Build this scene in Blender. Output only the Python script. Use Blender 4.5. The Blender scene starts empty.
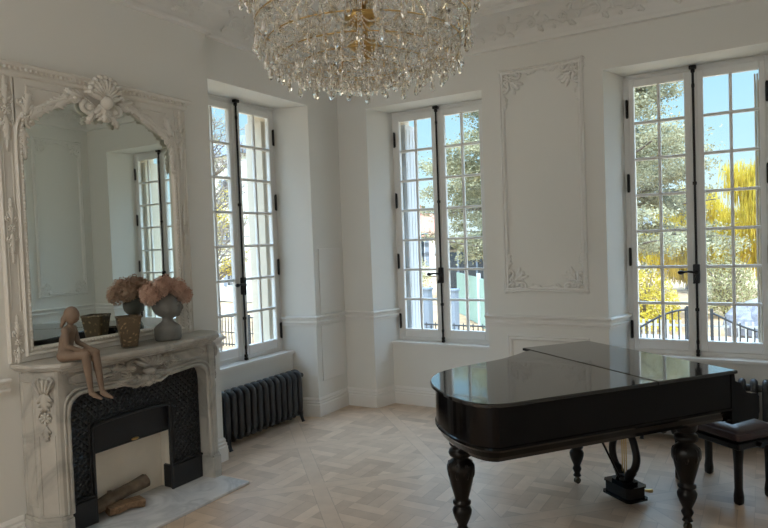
import bpy, math, random
from mathutils import Vector, Matrix, noise
PI = math.pi
SC = bpy.context.scene
COL = SC.collection
rnd = random.Random(7)

# ------------------------------------------------------------------ materials
def nodes(name):
    m = bpy.data.materials.new(name); m.use_nodes = True
    nt = m.node_tree; b = nt.nodes['Principled BSDF']
    return m, nt, b
def pr(name, col, rough=.5, metal=0., bump=0., bscale=40., var=0., vscale=6., coat=0., spec=.5, stretch=(1,1,1)):
    m, nt, b = nodes(name)
    b.inputs['Base Color'].default_value = (*col, 1); b.inputs['Roughness'].default_value = rough
    b.inputs['Metallic'].default_value = metal; b.inputs['Coat Weight'].default_value = coat
    b.inputs['Specular IOR Level'].default_value = spec
    if bump or var:
        tc = nt.nodes.new('ShaderNodeTexCoord'); mp = nt.nodes.new('ShaderNodeMapping')
        mp.inputs['Scale'].default_value = stretch
        nt.links.new(tc.outputs['Object'], mp.inputs['Vector'])
    if bump:
        n = nt.nodes.new('ShaderNodeTexNoise'); n.inputs['Scale'].default_value = bscale; n.inputs['Detail'].default_value = 4
        bp = nt.nodes.new('ShaderNodeBump'); bp.inputs['Strength'].default_value = bump; bp.inputs['Distance'].default_value = .01
        nt.links.new(mp.outputs[0], n.inputs['Vector']); nt.links.new(n.outputs['Fac'], bp.inputs['Height'])
        nt.links.new(bp.outputs[0], b.inputs['Normal'])
    if var:
        n = nt.nodes.new('ShaderNodeTexNoise'); n.inputs['Scale'].default_value = vscale; n.inputs['Detail'].default_value = 5
        r = nt.nodes.new('ShaderNodeValToRGB')
        r.color_ramp.elements[0].position = .3; r.color_ramp.elements[1].position = .7
        r.color_ramp.elements[0].color = (*[c*(1-var) for c in col], 1)
        r.color_ramp.elements[1].color = (*[min(1, c*(1+var)) for c in col], 1)
        nt.links.new(mp.outputs[0], n.inputs['Vector']); nt.links.new(n.outputs['Fac'], r.inputs[0])
        nt.links.new(r.outputs[0], b.inputs['Base Color'])
    return m
def glassy(name, tint=(1,1,1), ior=1.45):
    m = bpy.data.materials.new(name); m.use_nodes = True; nt = m.node_tree; nt.nodes.clear()
    o = nt.nodes.new('ShaderNodeOutputMaterial'); mx = nt.nodes.new('ShaderNodeMixShader')
    t = nt.nodes.new('ShaderNodeBsdfTransparent'); g = nt.nodes.new('ShaderNodeBsdfGlossy'); f = nt.nodes.new('ShaderNodeFresnel')
    t.inputs[0].default_value = (*tint, 1); g.inputs['Roughness'].default_value = .02; f.inputs[0].default_value = ior
    gm = nt.nodes.new('ShaderNodeNewGeometry'); ma = nt.nodes.new('ShaderNodeMath'); ma.operation = 'MULTIPLY_ADD'
    nt.links.new(gm.outputs['Backfacing'], ma.inputs[0]); ma.inputs[1].default_value = 1/ior-ior; ma.inputs[2].default_value = ior; nt.links.new(ma.outputs[0], f.inputs[0])
    nt.links.new(f.outputs[0], mx.inputs[0]); nt.links.new(t.outputs[0], mx.inputs[1]); nt.links.new(g.outputs[0], mx.inputs[2])
    nt.links.new(mx.outputs[0], o.inputs[0]); return m
def marble(name, base, vein, amt=.35, scale=2.2, rough=.25):
    m, nt, b = nodes(name); b.inputs['Roughness'].default_value = rough
    tc = nt.nodes.new('ShaderNodeTexCoord')
    n1 = nt.nodes.new('ShaderNodeTexNoise'); n1.inputs['Scale'].default_value = scale; n1.inputs['Detail'].default_value = 9
    n1.inputs['Distortion'].default_value = 1.6
    n2 = nt.nodes.new('ShaderNodeTexNoise'); n2.inputs['Scale'].default_value = scale*6; n2.inputs['Detail'].default_value = 6
    a = nt.nodes.new('ShaderNodeMath'); a.operation = 'SUBTRACT'; a.inputs[1].default_value = .5
    c = nt.nodes.new('ShaderNodeMath'); c.operation = 'ABSOLUTE'
    r = nt.nodes.new('ShaderNodeValToRGB'); r.color_ramp.elements[0].position = 0; r.color_ramp.elements[1].position = .09
    r.color_ramp.elements[0].color = (amt, amt, amt, 1); r.color_ramp.elements[1].color = (0, 0, 0, 1)
    s = nt.nodes.new('ShaderNodeMath'); s.operation = 'MULTIPLY_ADD'; s.inputs[1].default_value = .35
    mx = nt.nodes.new('ShaderNodeMix'); mx.data_type = 'RGBA'
    mx.inputs[6].default_value = (*base, 1); mx.inputs[7].default_value = (*vein, 1)
    L = nt.links.new
    L(tc.outputs['Object'], n1.inputs['Vector']); L(tc.outputs['Object'], n2.inputs['Vector'])
    L(n1.outputs['Fac'], a.inputs[0]); L(a.outputs[0], c.inputs[0]); L(c.outputs[0], r.inputs[0])
    L(n2.outputs['Fac'], s.inputs[0]); L(r.outputs[0], s.inputs[2]); L(s.outputs[0], mx.inputs[0])
    L(mx.outputs[2], b.inputs['Base Color']); return m

def floor_mat():
    m, nt, b = nodes('versailles_oak'); L = nt.links.new; N = nt.nodes.new
    def mth(op, a, c=None, d=None):
        n = N('ShaderNodeMath'); n.operation = op
        for i, v in enumerate((a, c, d)):
            if v is None: continue
            if isinstance(v, (int, float)): n.inputs[i].default_value = v
            else: L(v, n.inputs[i])
        return n.outputs[0]
    tc = N('ShaderNodeTexCoord'); sp = N('ShaderNodeSeparateXYZ'); L(tc.outputs['Object'], sp.inputs[0])
    x, y = sp.outputs[0], sp.outputs[1]
    S = .94; q = math.sqrt(.5)
    x0, y0 = 1.08, -1.98
    xa = mth('SUBTRACT', x, x0); ya = mth('SUBTRACT', y, y0)
    u = mth('MULTIPLY', mth('ADD', xa, ya), q/S); v = mth('MULTIPLY', mth('SUBTRACT', ya, xa), q/S)
    u = mth('ADD', u, 20.0); v = mth('ADD', v, 20.0)
    fu = mth('FRACT', u); fv = mth('FRACT', v); iu = mth('FLOOR', u); iv = mth('FLOOR', v)
    W = .055
    def edge(f): return mth('MINIMUM', f, mth('SUBTRACT', 1.0, f))
    eu, ev = edge(fu), edge(fv)
    bu = mth('LESS_THAN', eu, W); bv = mth('LESS_THAN', ev, W)
    border = mth('MAXIMUM', bu, bv)
    # inner basket weave laid diagonally in each panel
    k = 3.5
    p = mth('MULTIPLY', mth('ADD', fu, fv), k*q); r = mth('MULTIPLY', mth('SUBTRACT', fu, fv), k*q)
    p = mth('ADD', p, 10.0); r = mth('ADD', r, 10.0)
    ip, ir = mth('FLOOR', p), mth('FLOOR', r)
    chk = mth('MODULO', mth('ADD', ip, ir), 2.0)
    fp, fr = mth('FRACT', p), mth('FRACT', r)
    def mix(f, a, c): return mth('ADD', mth('MULTIPLY', f, c), mth('MULTIPLY', mth('SUBTRACT', 1.0, f), a))
    across = mix(chk, fp, fr)                       # plank strips across each cell
    st = mth('FLOOR', mth('MULTIPLY', across, 3.0)); fs = mth('FRACT', mth('MULTIPLY', across, 3.0))
    gap = mth('LESS_THAN', edge(fs), .03)
    cb = N('ShaderNodeCombineXYZ'); wn = N('ShaderNodeTexWhiteNoise'); wn.noise_dimensions = '3D'
    L(mth('ADD', ip, mth('MULTIPLY', iu, 17.0)), cb.inputs[0]); L(mth('ADD', ir, mth('MULTIPLY', iv, 23.0)), cb.inputs[1]); L(mth('ADD', st, 1.5), cb.inputs[2])
    L(cb.outputs[0], wn.inputs['Vector'])
    tone_in = wn.outputs['Value']
    cb2 = N('ShaderNodeCombineXYZ'); wn2 = N('ShaderNodeTexWhiteNoise')
    L(mix(bu, iu, mth('ROUND', u)), cb2.inputs[0]); L(mix(bu, mth('ROUND', v), iv), cb2.inputs[1]); L(bu, cb2.inputs[2])
    L(cb2.outputs[0], wn2.inputs['Vector'])
    tone_b = mth('ADD', mth('MULTIPLY', wn2.outputs['Value'], .35), .45)
    tone = mix(border, tone_in, tone_b)
    # seams between border and inside
    sb = mth('LESS_THAN', mth('ABSOLUTE', mth('SUBTRACT', mth('MINIMUM', eu, ev), W)), .003)
    sc = mth('LESS_THAN', mth('MINIMUM', eu, ev), .0025)
    seam = mth('MAXIMUM', mth('MULTIPLY', sb, 1.0), mth('MULTIPLY', gap, mth('SUBTRACT', 1.0, border)))
    grain = N('ShaderNodeTexNoise'); grain.inputs['Scale'].default_value = 9; grain.inputs['Detail'].default_value = 6
    L(tc.outputs['Object'], grain.inputs['Vector'])
    t = mth('ADD', mth('MULTIPLY', tone, .50), mth('MULTIPLY', grain.outputs['Fac'], .55))
    rp = N('ShaderNodeValToRGB'); e = rp.color_ramp.elements
    e[0].position = .1; e[0].color = (.44, .32, .23, 1); e[1].position = .95; e[1].color = (.75, .59, .45, 1)
    L(t, rp.inputs[0])
    mx = N('ShaderNodeMix'); mx.data_type = 'RGBA'; L(mth('MULTIPLY', seam, .35), mx.inputs[0]); L(rp.outputs[0], mx.inputs[6])
    mx.inputs[7].default_value = (.24, .17, .12, 1); L(mx.outputs[2], b.inputs['Base Color'])
    b.inputs['Roughness'].default_value = .34; b.inputs['Specular IOR Level'].default_value = .5
    bp = N('ShaderNodeBump'); bp.inputs['Strength'].default_value = .15; bp.inputs['Distance'].default_value = .004
    L(mth('SUBTRACT', tone, seam), bp.inputs['Height']); L(bp.outputs[0], b.inputs['Normal'])
    return m
def foliage(name, a, c, rough=.7, trans=.3):
    m, nt, b = nodes(name); L = nt.links.new
    oi = nt.nodes.new('ShaderNodeTexCoord'); n = nt.nodes.new('ShaderNodeTexNoise'); n.inputs['Scale'].default_value = 2.5; n.inputs['Detail'].default_value = 8
    r = nt.nodes.new('ShaderNodeValToRGB'); r.color_ramp.elements[0].position = .35; r.color_ramp.elements[1].position = .65
    r.color_ramp.elements[0].color = (*a, 1); r.color_ramp.elements[1].color = (*c, 1)
    L(oi.outputs['Object'], n.inputs['Vector']); L(n.outputs['Fac'], r.inputs[0]); L(r.outputs[0], b.inputs['Base Color'])
    b.inputs['Roughness'].default_value = rough
    tr = nt.nodes.new('ShaderNodeBsdfTranslucent'); mx = nt.nodes.new('ShaderNodeMixShader'); mx.inputs[0].default_value = trans
    L(r.outputs[0], tr.inputs[0]); L(b.outputs[0], mx.inputs[1]); L(tr.outputs[0], mx.inputs[2])
    L(mx.outputs[0], nt.nodes['Material Output'].inputs[0]); return m
def diamond_iron():
    m, nt, b = nodes('cast_iron_lattice'); L = nt.links.new; N = nt.nodes.new
    b.inputs['Base Color'].default_value = (.012, .015, .02, 1); b.inputs['Roughness'].default_value = .42
    tc = N('ShaderNodeTexCoord'); sp = N('ShaderNodeSeparateXYZ'); L(tc.outputs['Object'], sp.inputs[0])
    def mth(op, a, c):
        n = N('ShaderNodeMath'); n.operation = op
        for i, v in enumerate((a, c)):
            if isinstance(v, (int, float)): n.inputs[i].default_value = v
            else: L(v, n.inputs[i])
        return n.outputs[0]
    d1 = mth('PINGPONG', mth('ADD', sp.outputs[1], sp.outputs[2]), .022); d2 = mth('PINGPONG', mth('SUBTRACT', sp.outputs[1], sp.outputs[2]), .022)
    h = mth('MINIMUM', d1, d2)
    bp = N('ShaderNodeBump'); bp.inputs['Strength'].default_value = 1.; bp.inputs['Distance'].default_value = .6
    L(h, bp.inputs['Height']); L(bp.outputs[0], b.inputs['Normal'])
    return m
def pot_mat():
    m, nt, b = nodes('patterned_pot'); L = nt.links.new; N = nt.nodes.new
    tc = N('ShaderNodeTexCoord'); v = N('ShaderNodeTexVoronoi'); v.inputs['Scale'].default_value = 38
    w = N('ShaderNodeTexWave'); w.wave_type = 'RINGS'; w.rings_direction = 'SPHERICAL'; w.inputs['Scale'].default_value = 14; w.inputs['Distortion'].default_value = 2.2
    mp = N('ShaderNodeMapping'); mp.inputs['Location'].default_value = (-.07, .0, -.11)
    L(tc.outputs['Object'], v.inputs['Vector']); L(tc.outputs['Object'], mp.inputs[0]); L(mp.outputs[0], w.inputs['Vector'])
    mu = N('ShaderNodeMath'); mu.operation = 'MULTIPLY'; L(v.outputs['Distance'], mu.inputs[0]); mu.inputs[1].default_value = 1.3
    ad = N('ShaderNodeMath'); ad.operation = 'MULTIPLY_ADD'; L(w.outputs['Fac'], ad.inputs[0]); ad.inputs[1].default_value = .55; L(mu.outputs[0], ad.inputs[2])
    r = N('ShaderNodeValToRGB'); e = r.color_ramp.elements
    e[0].position = .35; e[0].color = (.34, .24, .13, 1); e[1].position = .7; e[1].color = (.10, .07, .04, 1)
    L(ad.outputs[0], r.inputs[0]); L(r.outputs[0], b.inputs['Base Color']); b.inputs['Roughness'].default_value = .35
    return m

M_ = {}
M_['wall'] = pr('white_wall_paint', (.77, .765, .735), .55, bump=.04, bscale=60)
M_['ceil'] = pr('ceiling_paint', (.78, .77, .75), .6)
M_['trim'] = pr('white_trim_paint', (.80, .79, .77), .42)
M_['wood_white'] = pr('white_window_paint', (.78, .78, .77), .35)
M_['stone'] = pr('facade_stone', (.66, .58, .47), .85, bump=.3, bscale=25, var=.12, vscale=4)
M_['floor'] = floor_mat()
M_['black'] = pr('black_ironmongery', (.012, .012, .014), .4, metal=.4)
M_['glass'] = glassy('window_glass', (.97, .985, .98), 1.45)
M_['mirror'] = pr('aged_mirror', (.78, .83, .79), .015, metal=1.)
M_['gesso'] = pr('white_gesso', (.70, .675, .63), .5, bump=.12, bscale=50)
M_['marble'] = marble('grey_veined_marble', (.54, .52, .475), (.25, .245, .235), .45, 2.2, .3)
M_['hearth'] = marble('white_hearth_marble', (.74, .75, .76), (.45, .47, .5), .5, 2.6, .22)
M_['iron'] = diamond_iron()
M_['ironp'] = pr('plain_cast_iron', (.012, .014, .018), .45)
M_['firebox'] = pr('cream_firebox', (.82, .76, .66), .85, bump=.2, bscale=12, var=.06)
M_['bark'] = pr('grey_bark', (.16, .12, .085), .9, bump=.9, bscale=30, var=.35, vscale=14)
M_['splitwood'] = pr('split_wood', (.24, .145, .08), .8, bump=.5, bscale=20, var=.3, vscale=10, stretch=(1, 6, 6))
M_['radiator'] = pr('charcoal_radiator', (.028, .030, .034), .42, bump=.05, bscale=80)
M_['piano'] = pr('black_lacquer', (.003, .0025, .003), .12, coat=.0, spec=.2)
M_['lidlac'] = pr('polished_lid_lacquer', (.010, .010, .011), .10, coat=.5, bump=.02, bscale=3)
M_['pianow'] = pr('dark_ebonised_wood', (.004, .003, .003), .28, spec=.3)
M_['brass'] = pr('brass', (.62, .42, .16), .3, metal=1.)
M_['leather'] = pr('dark_brown_leather', (.045, .022, .020), .32, bump=.15, bscale=120)
M_['clay'] = pr('brown_clay', (.20, .14, .10), .6, bump=.1, bscale=60, var=.12, vscale=18)
M_['greyclay'] = pr('grey_ceramic', (.15, .15, .142), .38, bump=.08, bscale=50, var=.15, vscale=14)
M_['pot'] = pot_mat()
M_['petal'] = foliage('dusty_pink_petals', (.46, .27, .20), (.66, .47, .38), .8, .2)
M_['leafd'] = pr('dark_leaf', (.05, .07, .04), .6)
M_['ivory'] = pr('ivory_keys', (.75, .72, .64), .25)
def crystal():
    m, nt, b = nodes('cut_crystal')
    b.inputs['Base Color'].default_value = (1, .97, .91, 1); b.inputs['Roughness'].default_value = .0
    b.inputs['Transmission Weight'].default_value = 1; b.inputs['IOR'].default_value = 1.6
    return m
M_['crystal'] = crystal()
M_['crystald'] = crystal(); M_['crystald'].name = 'smoky_crystal'
M_['crystald'].node_tree.nodes['Principled BSDF'].inputs['Base Color'].default_value = (.93, .84, .68, 1)
M_['candle'] = pr('candle_sleeve', (.8, .76, .66), .5)
M_['ground'] = pr('sandy_ground', (.44, .28, .15), .95, bump=.4, bscale=3, var=.3, vscale=1.2)
M_['road'] = pr('pale_road', (.34, .32, .30), .9, var=.1)
M_['cedar'] = foliage('cedar_needles', (.17, .165, .09), (.46, .42, .25), .7, .35)
M_['willow'] = foliage('willow_leaves', (.46, .34, .03), (.74, .57, .07), .6, .4)
M_['dry'] = foliage('dry_shrub', (.30, .27, .12), (.55, .50, .26))
M_['trunk'] = pr('tree_trunk', (.14, .11, .09), .9)
M_['twig'] = pr('pale_twigs', (.22, .18, .15), .9)
M_['fence'] = pr('fence_iron', (.02, .022, .025), .6)
M_['render'] = pr('cream_render', (.72, .68, .60), .9, var=.05)
M_['brick'] = pr('red_brick', (.40, .17, .11), .9, var=.2, vscale=8)
M_['slate'] = pr('slate_roof', (.13, .15, .18), .7)
M_['shut'] = pr('white_shutter_paint', (.62, .63, .65), .5)
M_['pgreen'] = pr('pale_green_panel', (.30, .42, .34), .6)
M_['van'] = pr('white_van_paint', (.75, .77, .8), .3)
M_['dkglass'] = pr('dark_glass', (.03, .04, .05), .1)
M_['bluegrey'] = pr('blue_grey_post', (.20, .23, .27), .7)
M_['cshut'] = pr('cream_shutter_paint', (.60, .53, .43), .5)
M_['darkbrass'] = pr('dark_hinge_metal', (.10, .085, .06), .35, metal=.8)
M_['picket'] = pr('weathered_picket', (.40, .39, .36), .8)
M_['rock'] = pr('grey_rock', (.24, .23, .25), .9, bump=1., bscale=5, var=.3, vscale=6)

# ------------------------------------------------------------------ mesh builder
def catmull(pts, n=8, closed=False):
    P = [Vector(p) for p in pts]; out = []; N = len(P)
    rng = range(N) if closed else range(N-1)
    for i in rng:
        if closed: a, b, c, d = P[(i-1) % N], P[i], P[(i+1) % N], P[(i+2) % N]
        else: a, b, c, d = P[max(i-1, 0)], P[i], P[i+1], P[min(i+2, N-1)]
        for k in range(n):
            t = k/n
            out.append(.5*((2*b)+(c-a)*t+(2*a-5*b+4*c-d)*t*t+(3*b-a-3*c+d)*t**3))
    if not closed: out.append(P[-1])
    return out
class MB:
    def __init__(s): s.v = []; s.f = []; s.sm = []; s.mi = []; s.cur = 0
    def add(s, vs, fs, smooth=False):
        o = len(s.v); s.v += [Vector(v) for v in vs]
        for f in fs: s.f.append([i+o for i in f]); s.sm.append(smooth); s.mi.append(s.cur)
        return s
    def mark(s): return len(s.v)
    def xf(s, M, start=0):
        for i in range(start, len(s.v)): s.v[i] = M @ s.v[i]
        if M.determinant() < 0: s.f = [f[::-1] if f[0] >= start else f for f in s.f]
        return s
    def box(s, lo, hi):
        x0, y0, z0 = lo; x1, y1, z1 = hi
        return s.add([(x0,y0,z0),(x1,y0,z0),(x1,y1,z0),(x0,y1,z0),(x0,y0,z1),(x1,y0,z1),(x1,y1,z1),(x0,y1,z1)],
                     [(0,3,2,1),(4,5,6,7),(0,1,5,4),(1,2,6,5),(2,3,7,6),(3,0,4,7)])
    def bbox(s, lo, hi, b=.004):
        x0, y0, z0 = lo; x1, y1, z1 = hi; b = min(b, (x1-x0)/2.1, (y1-y0)/2.1, (z1-z0)/2.1)
        prof = [(x0+b, y0), (x1-b, y0), (x1, y0+b), (x1, y1-b), (x1-b, y1), (x0+b, y1), (x0, y1-b), (x0, y0+b)]
        ins = [(x0+b*1.5, y0+b), (x1-b*1.5, y0+b), (x1-b, y0+b*1.5), (x1-b, y1-b*1.5), (x1-b*1.5, y1-b), (x0+b*1.5, y1-b), (x0+b, y1-b*1.5), (x0+b, y0+b*1.5)]
        vs = [(*p, z0) for p in ins]+[(*p, z0+b) for p in prof]+[(*p, z1-b) for p in prof]+[(*p, z1) for p in ins]
        fs = [tuple(range(7, -1, -1)), tuple(range(24, 32))]
        for r in range(3):
            for i in range(8):
                j = (i+1) % 8; fs.append((r*8+i, r*8+j, r*8+8+j, r*8+8+i))
        return s.add(vs, fs)
    def prism(s, poly, z0, z1, smooth=False):
        n = len(poly); a = sum(poly[i][0]*poly[(i+1) % n][1]-poly[(i+1) % n][0]*poly[i][1] for i in range(n))
        if a < 0: poly = poly[::-1]
        vs = [(p[0], p[1], z0) for p in poly]+[(p[0], p[1], z1) for p in poly]
        s.add(vs, [tuple(range(n-1, -1, -1)), tuple(range(n, 2*n))])
        return s.add(vs, [(i, (i+1) % n, n+(i+1) % n, n+i) for i in range(n)], smooth)
    def loft(s, rings, smooth=True, cap=True):   # rings of equal point count
        n = len(rings[0]); vs = [p for r in rings for p in r]
        fs = [(k*n+i, k*n+(i+1) % n, (k+1)*n+(i+1) % n, (k+1)*n+i) for k in range(len(rings)-1) for i in range(n)]
        s.add(vs, fs, smooth)
        if cap: s.add(list(rings[0])+list(rings[-1]), [tuple(range(n-1, -1, -1)), tuple(range(n, 2*n))])
        return s
    def lathe(s, prof, c=(0,0,0), n=24, smooth=True, sx=1, sy=1):
        vs = []; fs = []
        for r, z in prof:
            for i in range(n):
                t = 2*PI*i/n; vs.append((c[0]+r*math.cos(t)*sx, c[1]+r*math.sin(t)*sy, c[2]+z))
        for k in range(len(prof)-1):
            for i in range(n): fs.append((k*n+i, k*n+(i+1) % n, (k+1)*n+(i+1) % n, (k+1)*n+i))
        s.add(vs, fs, smooth)
        m = len(prof)-1
        if prof[0][0] > 1e-5: s.add(vs[:n], [tuple(range(n-1, -1, -1))])
        if prof[-1][0] > 1e-5: s.add(vs[m*n:], [tuple(range(n))])
        return s
    def tube(s, pts, rad, n=8, closed=False, smooth=True, cap=True):
        P = [Vector(p) for p in pts]; N = len(P)
        if isinstance(rad, (int, float)): rad = [rad]*N
        rings = []; up = None
        for i in range(N):
            if closed: t = P[(i+1) % N]-P[i-1]
            else: t = P[min(i+1, N-1)]-P[max(i-1, 0)]
            if t.length < 1e-9: t = Vector((0, 0, 1))
            t.normalize()
            if up is None: up = Vector((0, 0, 1)) if abs(t.z) < .9 else Vector((1, 0, 0))
            a = up - t*up.dot(t)
            if a.length < 1e-6: a = t.orthogonal()
            a.normalize(); up = a; b = t.cross(a)
            rings.append([P[i]+(a*math.cos(2*PI*k/n)+b*math.sin(2*PI*k/n))*rad[i] for k in range(n)])
        if closed: rings.append(rings[0]); return s.loft(rings, smooth, False)
        return s.loft(rings, smooth, cap)
    def cyl(s, a, b, r, n=12, smooth=True): return s.tube([a, b], r, n, smooth=smooth)
    def ell(s, c, r, rot=None, nu=10, nv=7, smooth=True):
        if isinstance(r, (int, float)): r = (r, r, r)
        vs = []; fs = []; c = Vector(c)
        R = rot if rot is not None else Matrix.Identity(3)
        for j in range(nv+1):
            ph = -PI/2+PI*j/nv; cr = max(math.cos(ph), .001)
            for i in range(nu):
                t = 2*PI*i/nu
                vs.append(c+R @ Vector((r[0]*cr*math.cos(t), r[1]*cr*math.sin(t), r[2]*math.sin(ph))))
        for j in range(nv):
            for i in range(nu): fs.append((j*nu+i, j*nu+(i+1) % nu, (j+1)*nu+(i+1) % nu, (j+1)*nu+i))
        return s.add(vs, fs, smooth)
    def sweep(s, path, prof, closed=False, smooth=False):
        """path: plan points walked with the room on the left; prof: (offset into room, z)"""
        P = [Vector((p[0], p[1])) for p in path]; N = len(P); rings = []
        for i in range(N):
            d0 = (P[i]-P[i-1]).normalized() if (i > 0 or closed) else None
            d1 = (P[(i+1) % N]-P[i]).normalized() if (i < N-1 or closed) else None
            if d0 is None: d0 = d1
            if d1 is None: d1 = d0
            n0 = Vector((-d0.y, d0.x)); n1 = Vector((-d1.y, d1.x)); m = n0+n1
            if m.length < 1e-6: m = n0.copy()
            m.normalize(); k = 1/max(m.dot(n0), .25)
            rings.append([(P[i].x+m.x*k*o, P[i].y+m.y*k*o, z) for o, z in prof])
        if closed: rings.append(rings[0])
        n = len(prof); vs = [p for r in rings for p in r]
        fs = [(k*n+i, k*n+i+1, (k+1)*n+i+1, (k+1)*n+i) for k in range(len(rings)-1) for i in range(n-1)]
        fs = [f[::-1] for f in fs]
        s.add(vs, fs, smooth)
        if not closed: s.add(list(rings[0])+list(rings[-1]), [tuple(range(n)), tuple(range(2*n-1, n-1, -1))])
        return s
    def frame(s, pts, prof, M, closed=True):
        """moulding along a closed outline in local (u,v); prof: (offset inward, height w)"""
        st = s.mark(); s.sweep(pts, [(o, h) for o, h in prof], closed=closed)
        return s.xf(M, st)
    def build(s, name, mat, parent=None, world=False, loc=None, mods=None):
        off = Vector((0, 0, 0))
        if world and parent is not None: off = wloc(parent)
        if loc is not None: off = off+Vector(loc)
        me = bpy.data.meshes.new(name)
        me.from_pydata([v-off for v in s.v], [], s.f)
        mats = mat if isinstance(mat, (list, tuple)) else [mat]
        for m in mats: me.materials.append(M_[m] if isinstance(m, str) else m)
        me.polygons.foreach_set('use_smooth', s.sm)
        if len(mats) > 1: me.polygons.foreach_set('material_index', s.mi)
        me.validate(); me.update()
        o = bpy.data.objects.new(name, me); COL.objects.link(o)
        if loc is not None: o.location = loc
        if parent is not None: o.parent = parent
        return o
def wloc(o):
    v = Vector(o.location)
    while o.parent: o = o.parent; v += Vector(o.location)
    return v
def tag(o, label=None, cat=None, group=None, kind=None):
    if label: o['label'] = label
    if cat: o['category'] = cat
    if group: o['group'] = group
    if kind: o['kind'] = kind
    return o
def empty(name, loc=(0,0,0), rz=0, **k):
    o = bpy.data.objects.new(name, None); COL.objects.link(o); o.location = loc; o.rotation_euler = (0, 0, rz)
    o.empty_display_size = .1
    return tag(o, **k)
def copy_tree(o, parent=None):
    c = o.copy(); COL.objects.link(c); c.parent = parent
    for ch in list(o.children): copy_tree(ch, c)
    return c
def remeshed(mb, voxel, smooth=3):
    """fuse overlapping solids into one continuous surface, returned as a MB"""
    me = bpy.data.meshes.new('tmp'); me.from_pydata(mb.v, [], mb.f); me.update()
    o = bpy.data.objects.new('tmp', me); COL.objects.link(o)
    r = o.modifiers.new('r', 'REMESH'); r.mode = 'VOXEL'; r.voxel_size = voxel
    sm = o.modifiers.new('s', 'SMOOTH'); sm.iterations = smooth; sm.factor = .5
    dg = bpy.context.evaluated_depsgraph_get(); dg.update(); e = o.evaluated_get(dg); m2 = e.to_mesh()
    out = MB(); out.v = [v.co.copy() for v in m2.vertices]; out.f = [list(p.vertices) for p in m2.polygons]
    out.sm = [True]*len(out.f); out.mi = [0]*len(out.f)
    e.to_mesh_clear(); bpy.data.objects.remove(o); bpy.data.meshes.remove(me)
    return out
def capsule(mb, a, b, ra, rb, n=10):
    a, b = Vector(a), Vector(b)
    mb.tube([a, b], [ra, rb], n); mb.ell(a, ra, nu=n, nv=6); mb.ell(b, rb, nu=n, nv=6)
def frameM(origin, U, V, W):
    U, V, W = Vector(U), Vector(V), Vector(W); o = Vector(origin)
    return Matrix(((U.x, V.x, W.x, o.x), (U.y, V.y, W.y, o.y), (U.z, V.z, W.z, o.z), (0, 0, 0, 1)))

# ---- carved relief in a local plane (u right, v up, w out)
def scroll(mb, c, r0, turns, a0, th, sgn=1, tail=None):
    pts = []; rad = []; n = int(14*turns)+4
    for i in range(n+1):
        t = i/n; r = r0*(1-.86*t); a = a0+sgn*turns*2*PI*t
        pts.append((c[0]+r*math.cos(a), c[1]+r*math.sin(a), th*.6)); rad.append(th*(.55+.6*(1-t)) if i else th*.3)
    if tail:
        a = a0; start = Vector(pts[0]); d = Vector((tail[0], tail[1], th*.4))
        tang = Vector((math.sin(a)*sgn, -math.cos(a)*sgn, 0))
        pre = [d, d*.6+start*.4+tang*r0*.5, start*.85+d*.15+tang*r0*.35]
        pts = pre+pts; rad = [th*.25, th*.7, th]+rad
    mb.tube(pts, rad, 6)
    mb.ell((*pts[-1][:2], th*.8), th*1.5, nu=8, nv=5)
def leaf(mb, base, ang, ln, w, th):
    """acanthus leaf: a spine with lobes on each side"""
    R = Matrix.Rotation(ang, 3, 'Z'); b = Vector((base[0], base[1], 0))
    mb.ell(b+R @ Vector((ln*.5, 0, th*.5)), (ln*.52, w*.28, th*.9), R, 8, 5)
    for k in range(3):
        t = .2+.27*k; s_ = w*(.75-.16*k)
        for sg in (-1, 1):
            R2 = Matrix.Rotation(ang+sg*.75, 3, 'Z')
            mb.ell(b+R @ Vector((ln*t, 0, 0))+R2 @ Vector((s_*.4, 0, th*.5)), (s_*.55, s_*.2, th*.7), R2, 7, 4)
def rosette(mb, c, r, th, n=7):
    for k in range(n):
        a = 2*PI*k/n; R = Matrix.Rotation(a, 3, 'Z')
        mb.ell((c[0]+r*.55*math.cos(a), c[1]+r*.55*math.sin(a), th*.5), (r*.45, r*.25, th*.7), R, 7, 5)
    mb.ell((c[0], c[1], th*.9), r*.25, nu=8, nv=5)
def corner_relief(mb, sx, sy, s=1., th=.01):
    """ornament for a panel corner at (0,0), growing towards +u*sx, +v*sy"""
    st = mb.mark()
    rosette(mb, (.055*s, .055*s), .034*s, th)
    scroll(mb, (.105*s, .03*s), .03*s, 1.3, PI, th*.7, -1, (.02*s, .0))
    scroll(mb, (.03*s, .105*s), .03*s, 1.3, -PI/2, th*.7, 1, (.0, .02*s))
    leaf(mb, (.13*s, .02*s), .12, .09*s, .05*s, th*.7); leaf(mb, (.02*s, .13*s), PI/2-.12, .10*s, .05*s, th*.7)
    leaf(mb, (.06*s, .06*s), PI/4, .085*s, .05*s, th*.8)
    leaf(mb, (.08*s, .07*s), .35, .07*s, .035*s, th*.6); leaf(mb, (.07*s, .08*s), PI/2-.35, .07*s, .035*s, th*.6)
    leaf(mb, (.03*s, .03*s), PI*1.25, .05*s, .04*s, th*.8)
    mb.xf(Matrix.Diagonal((sx, sy, 1, 1)), st)
SKY_S, SUN_E, SUN_AZ, FILL_E, EXPO, OVERHEAD_GAIN = 1.05, 1.5, -1.1, 19, 0.76, 7.8
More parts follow.
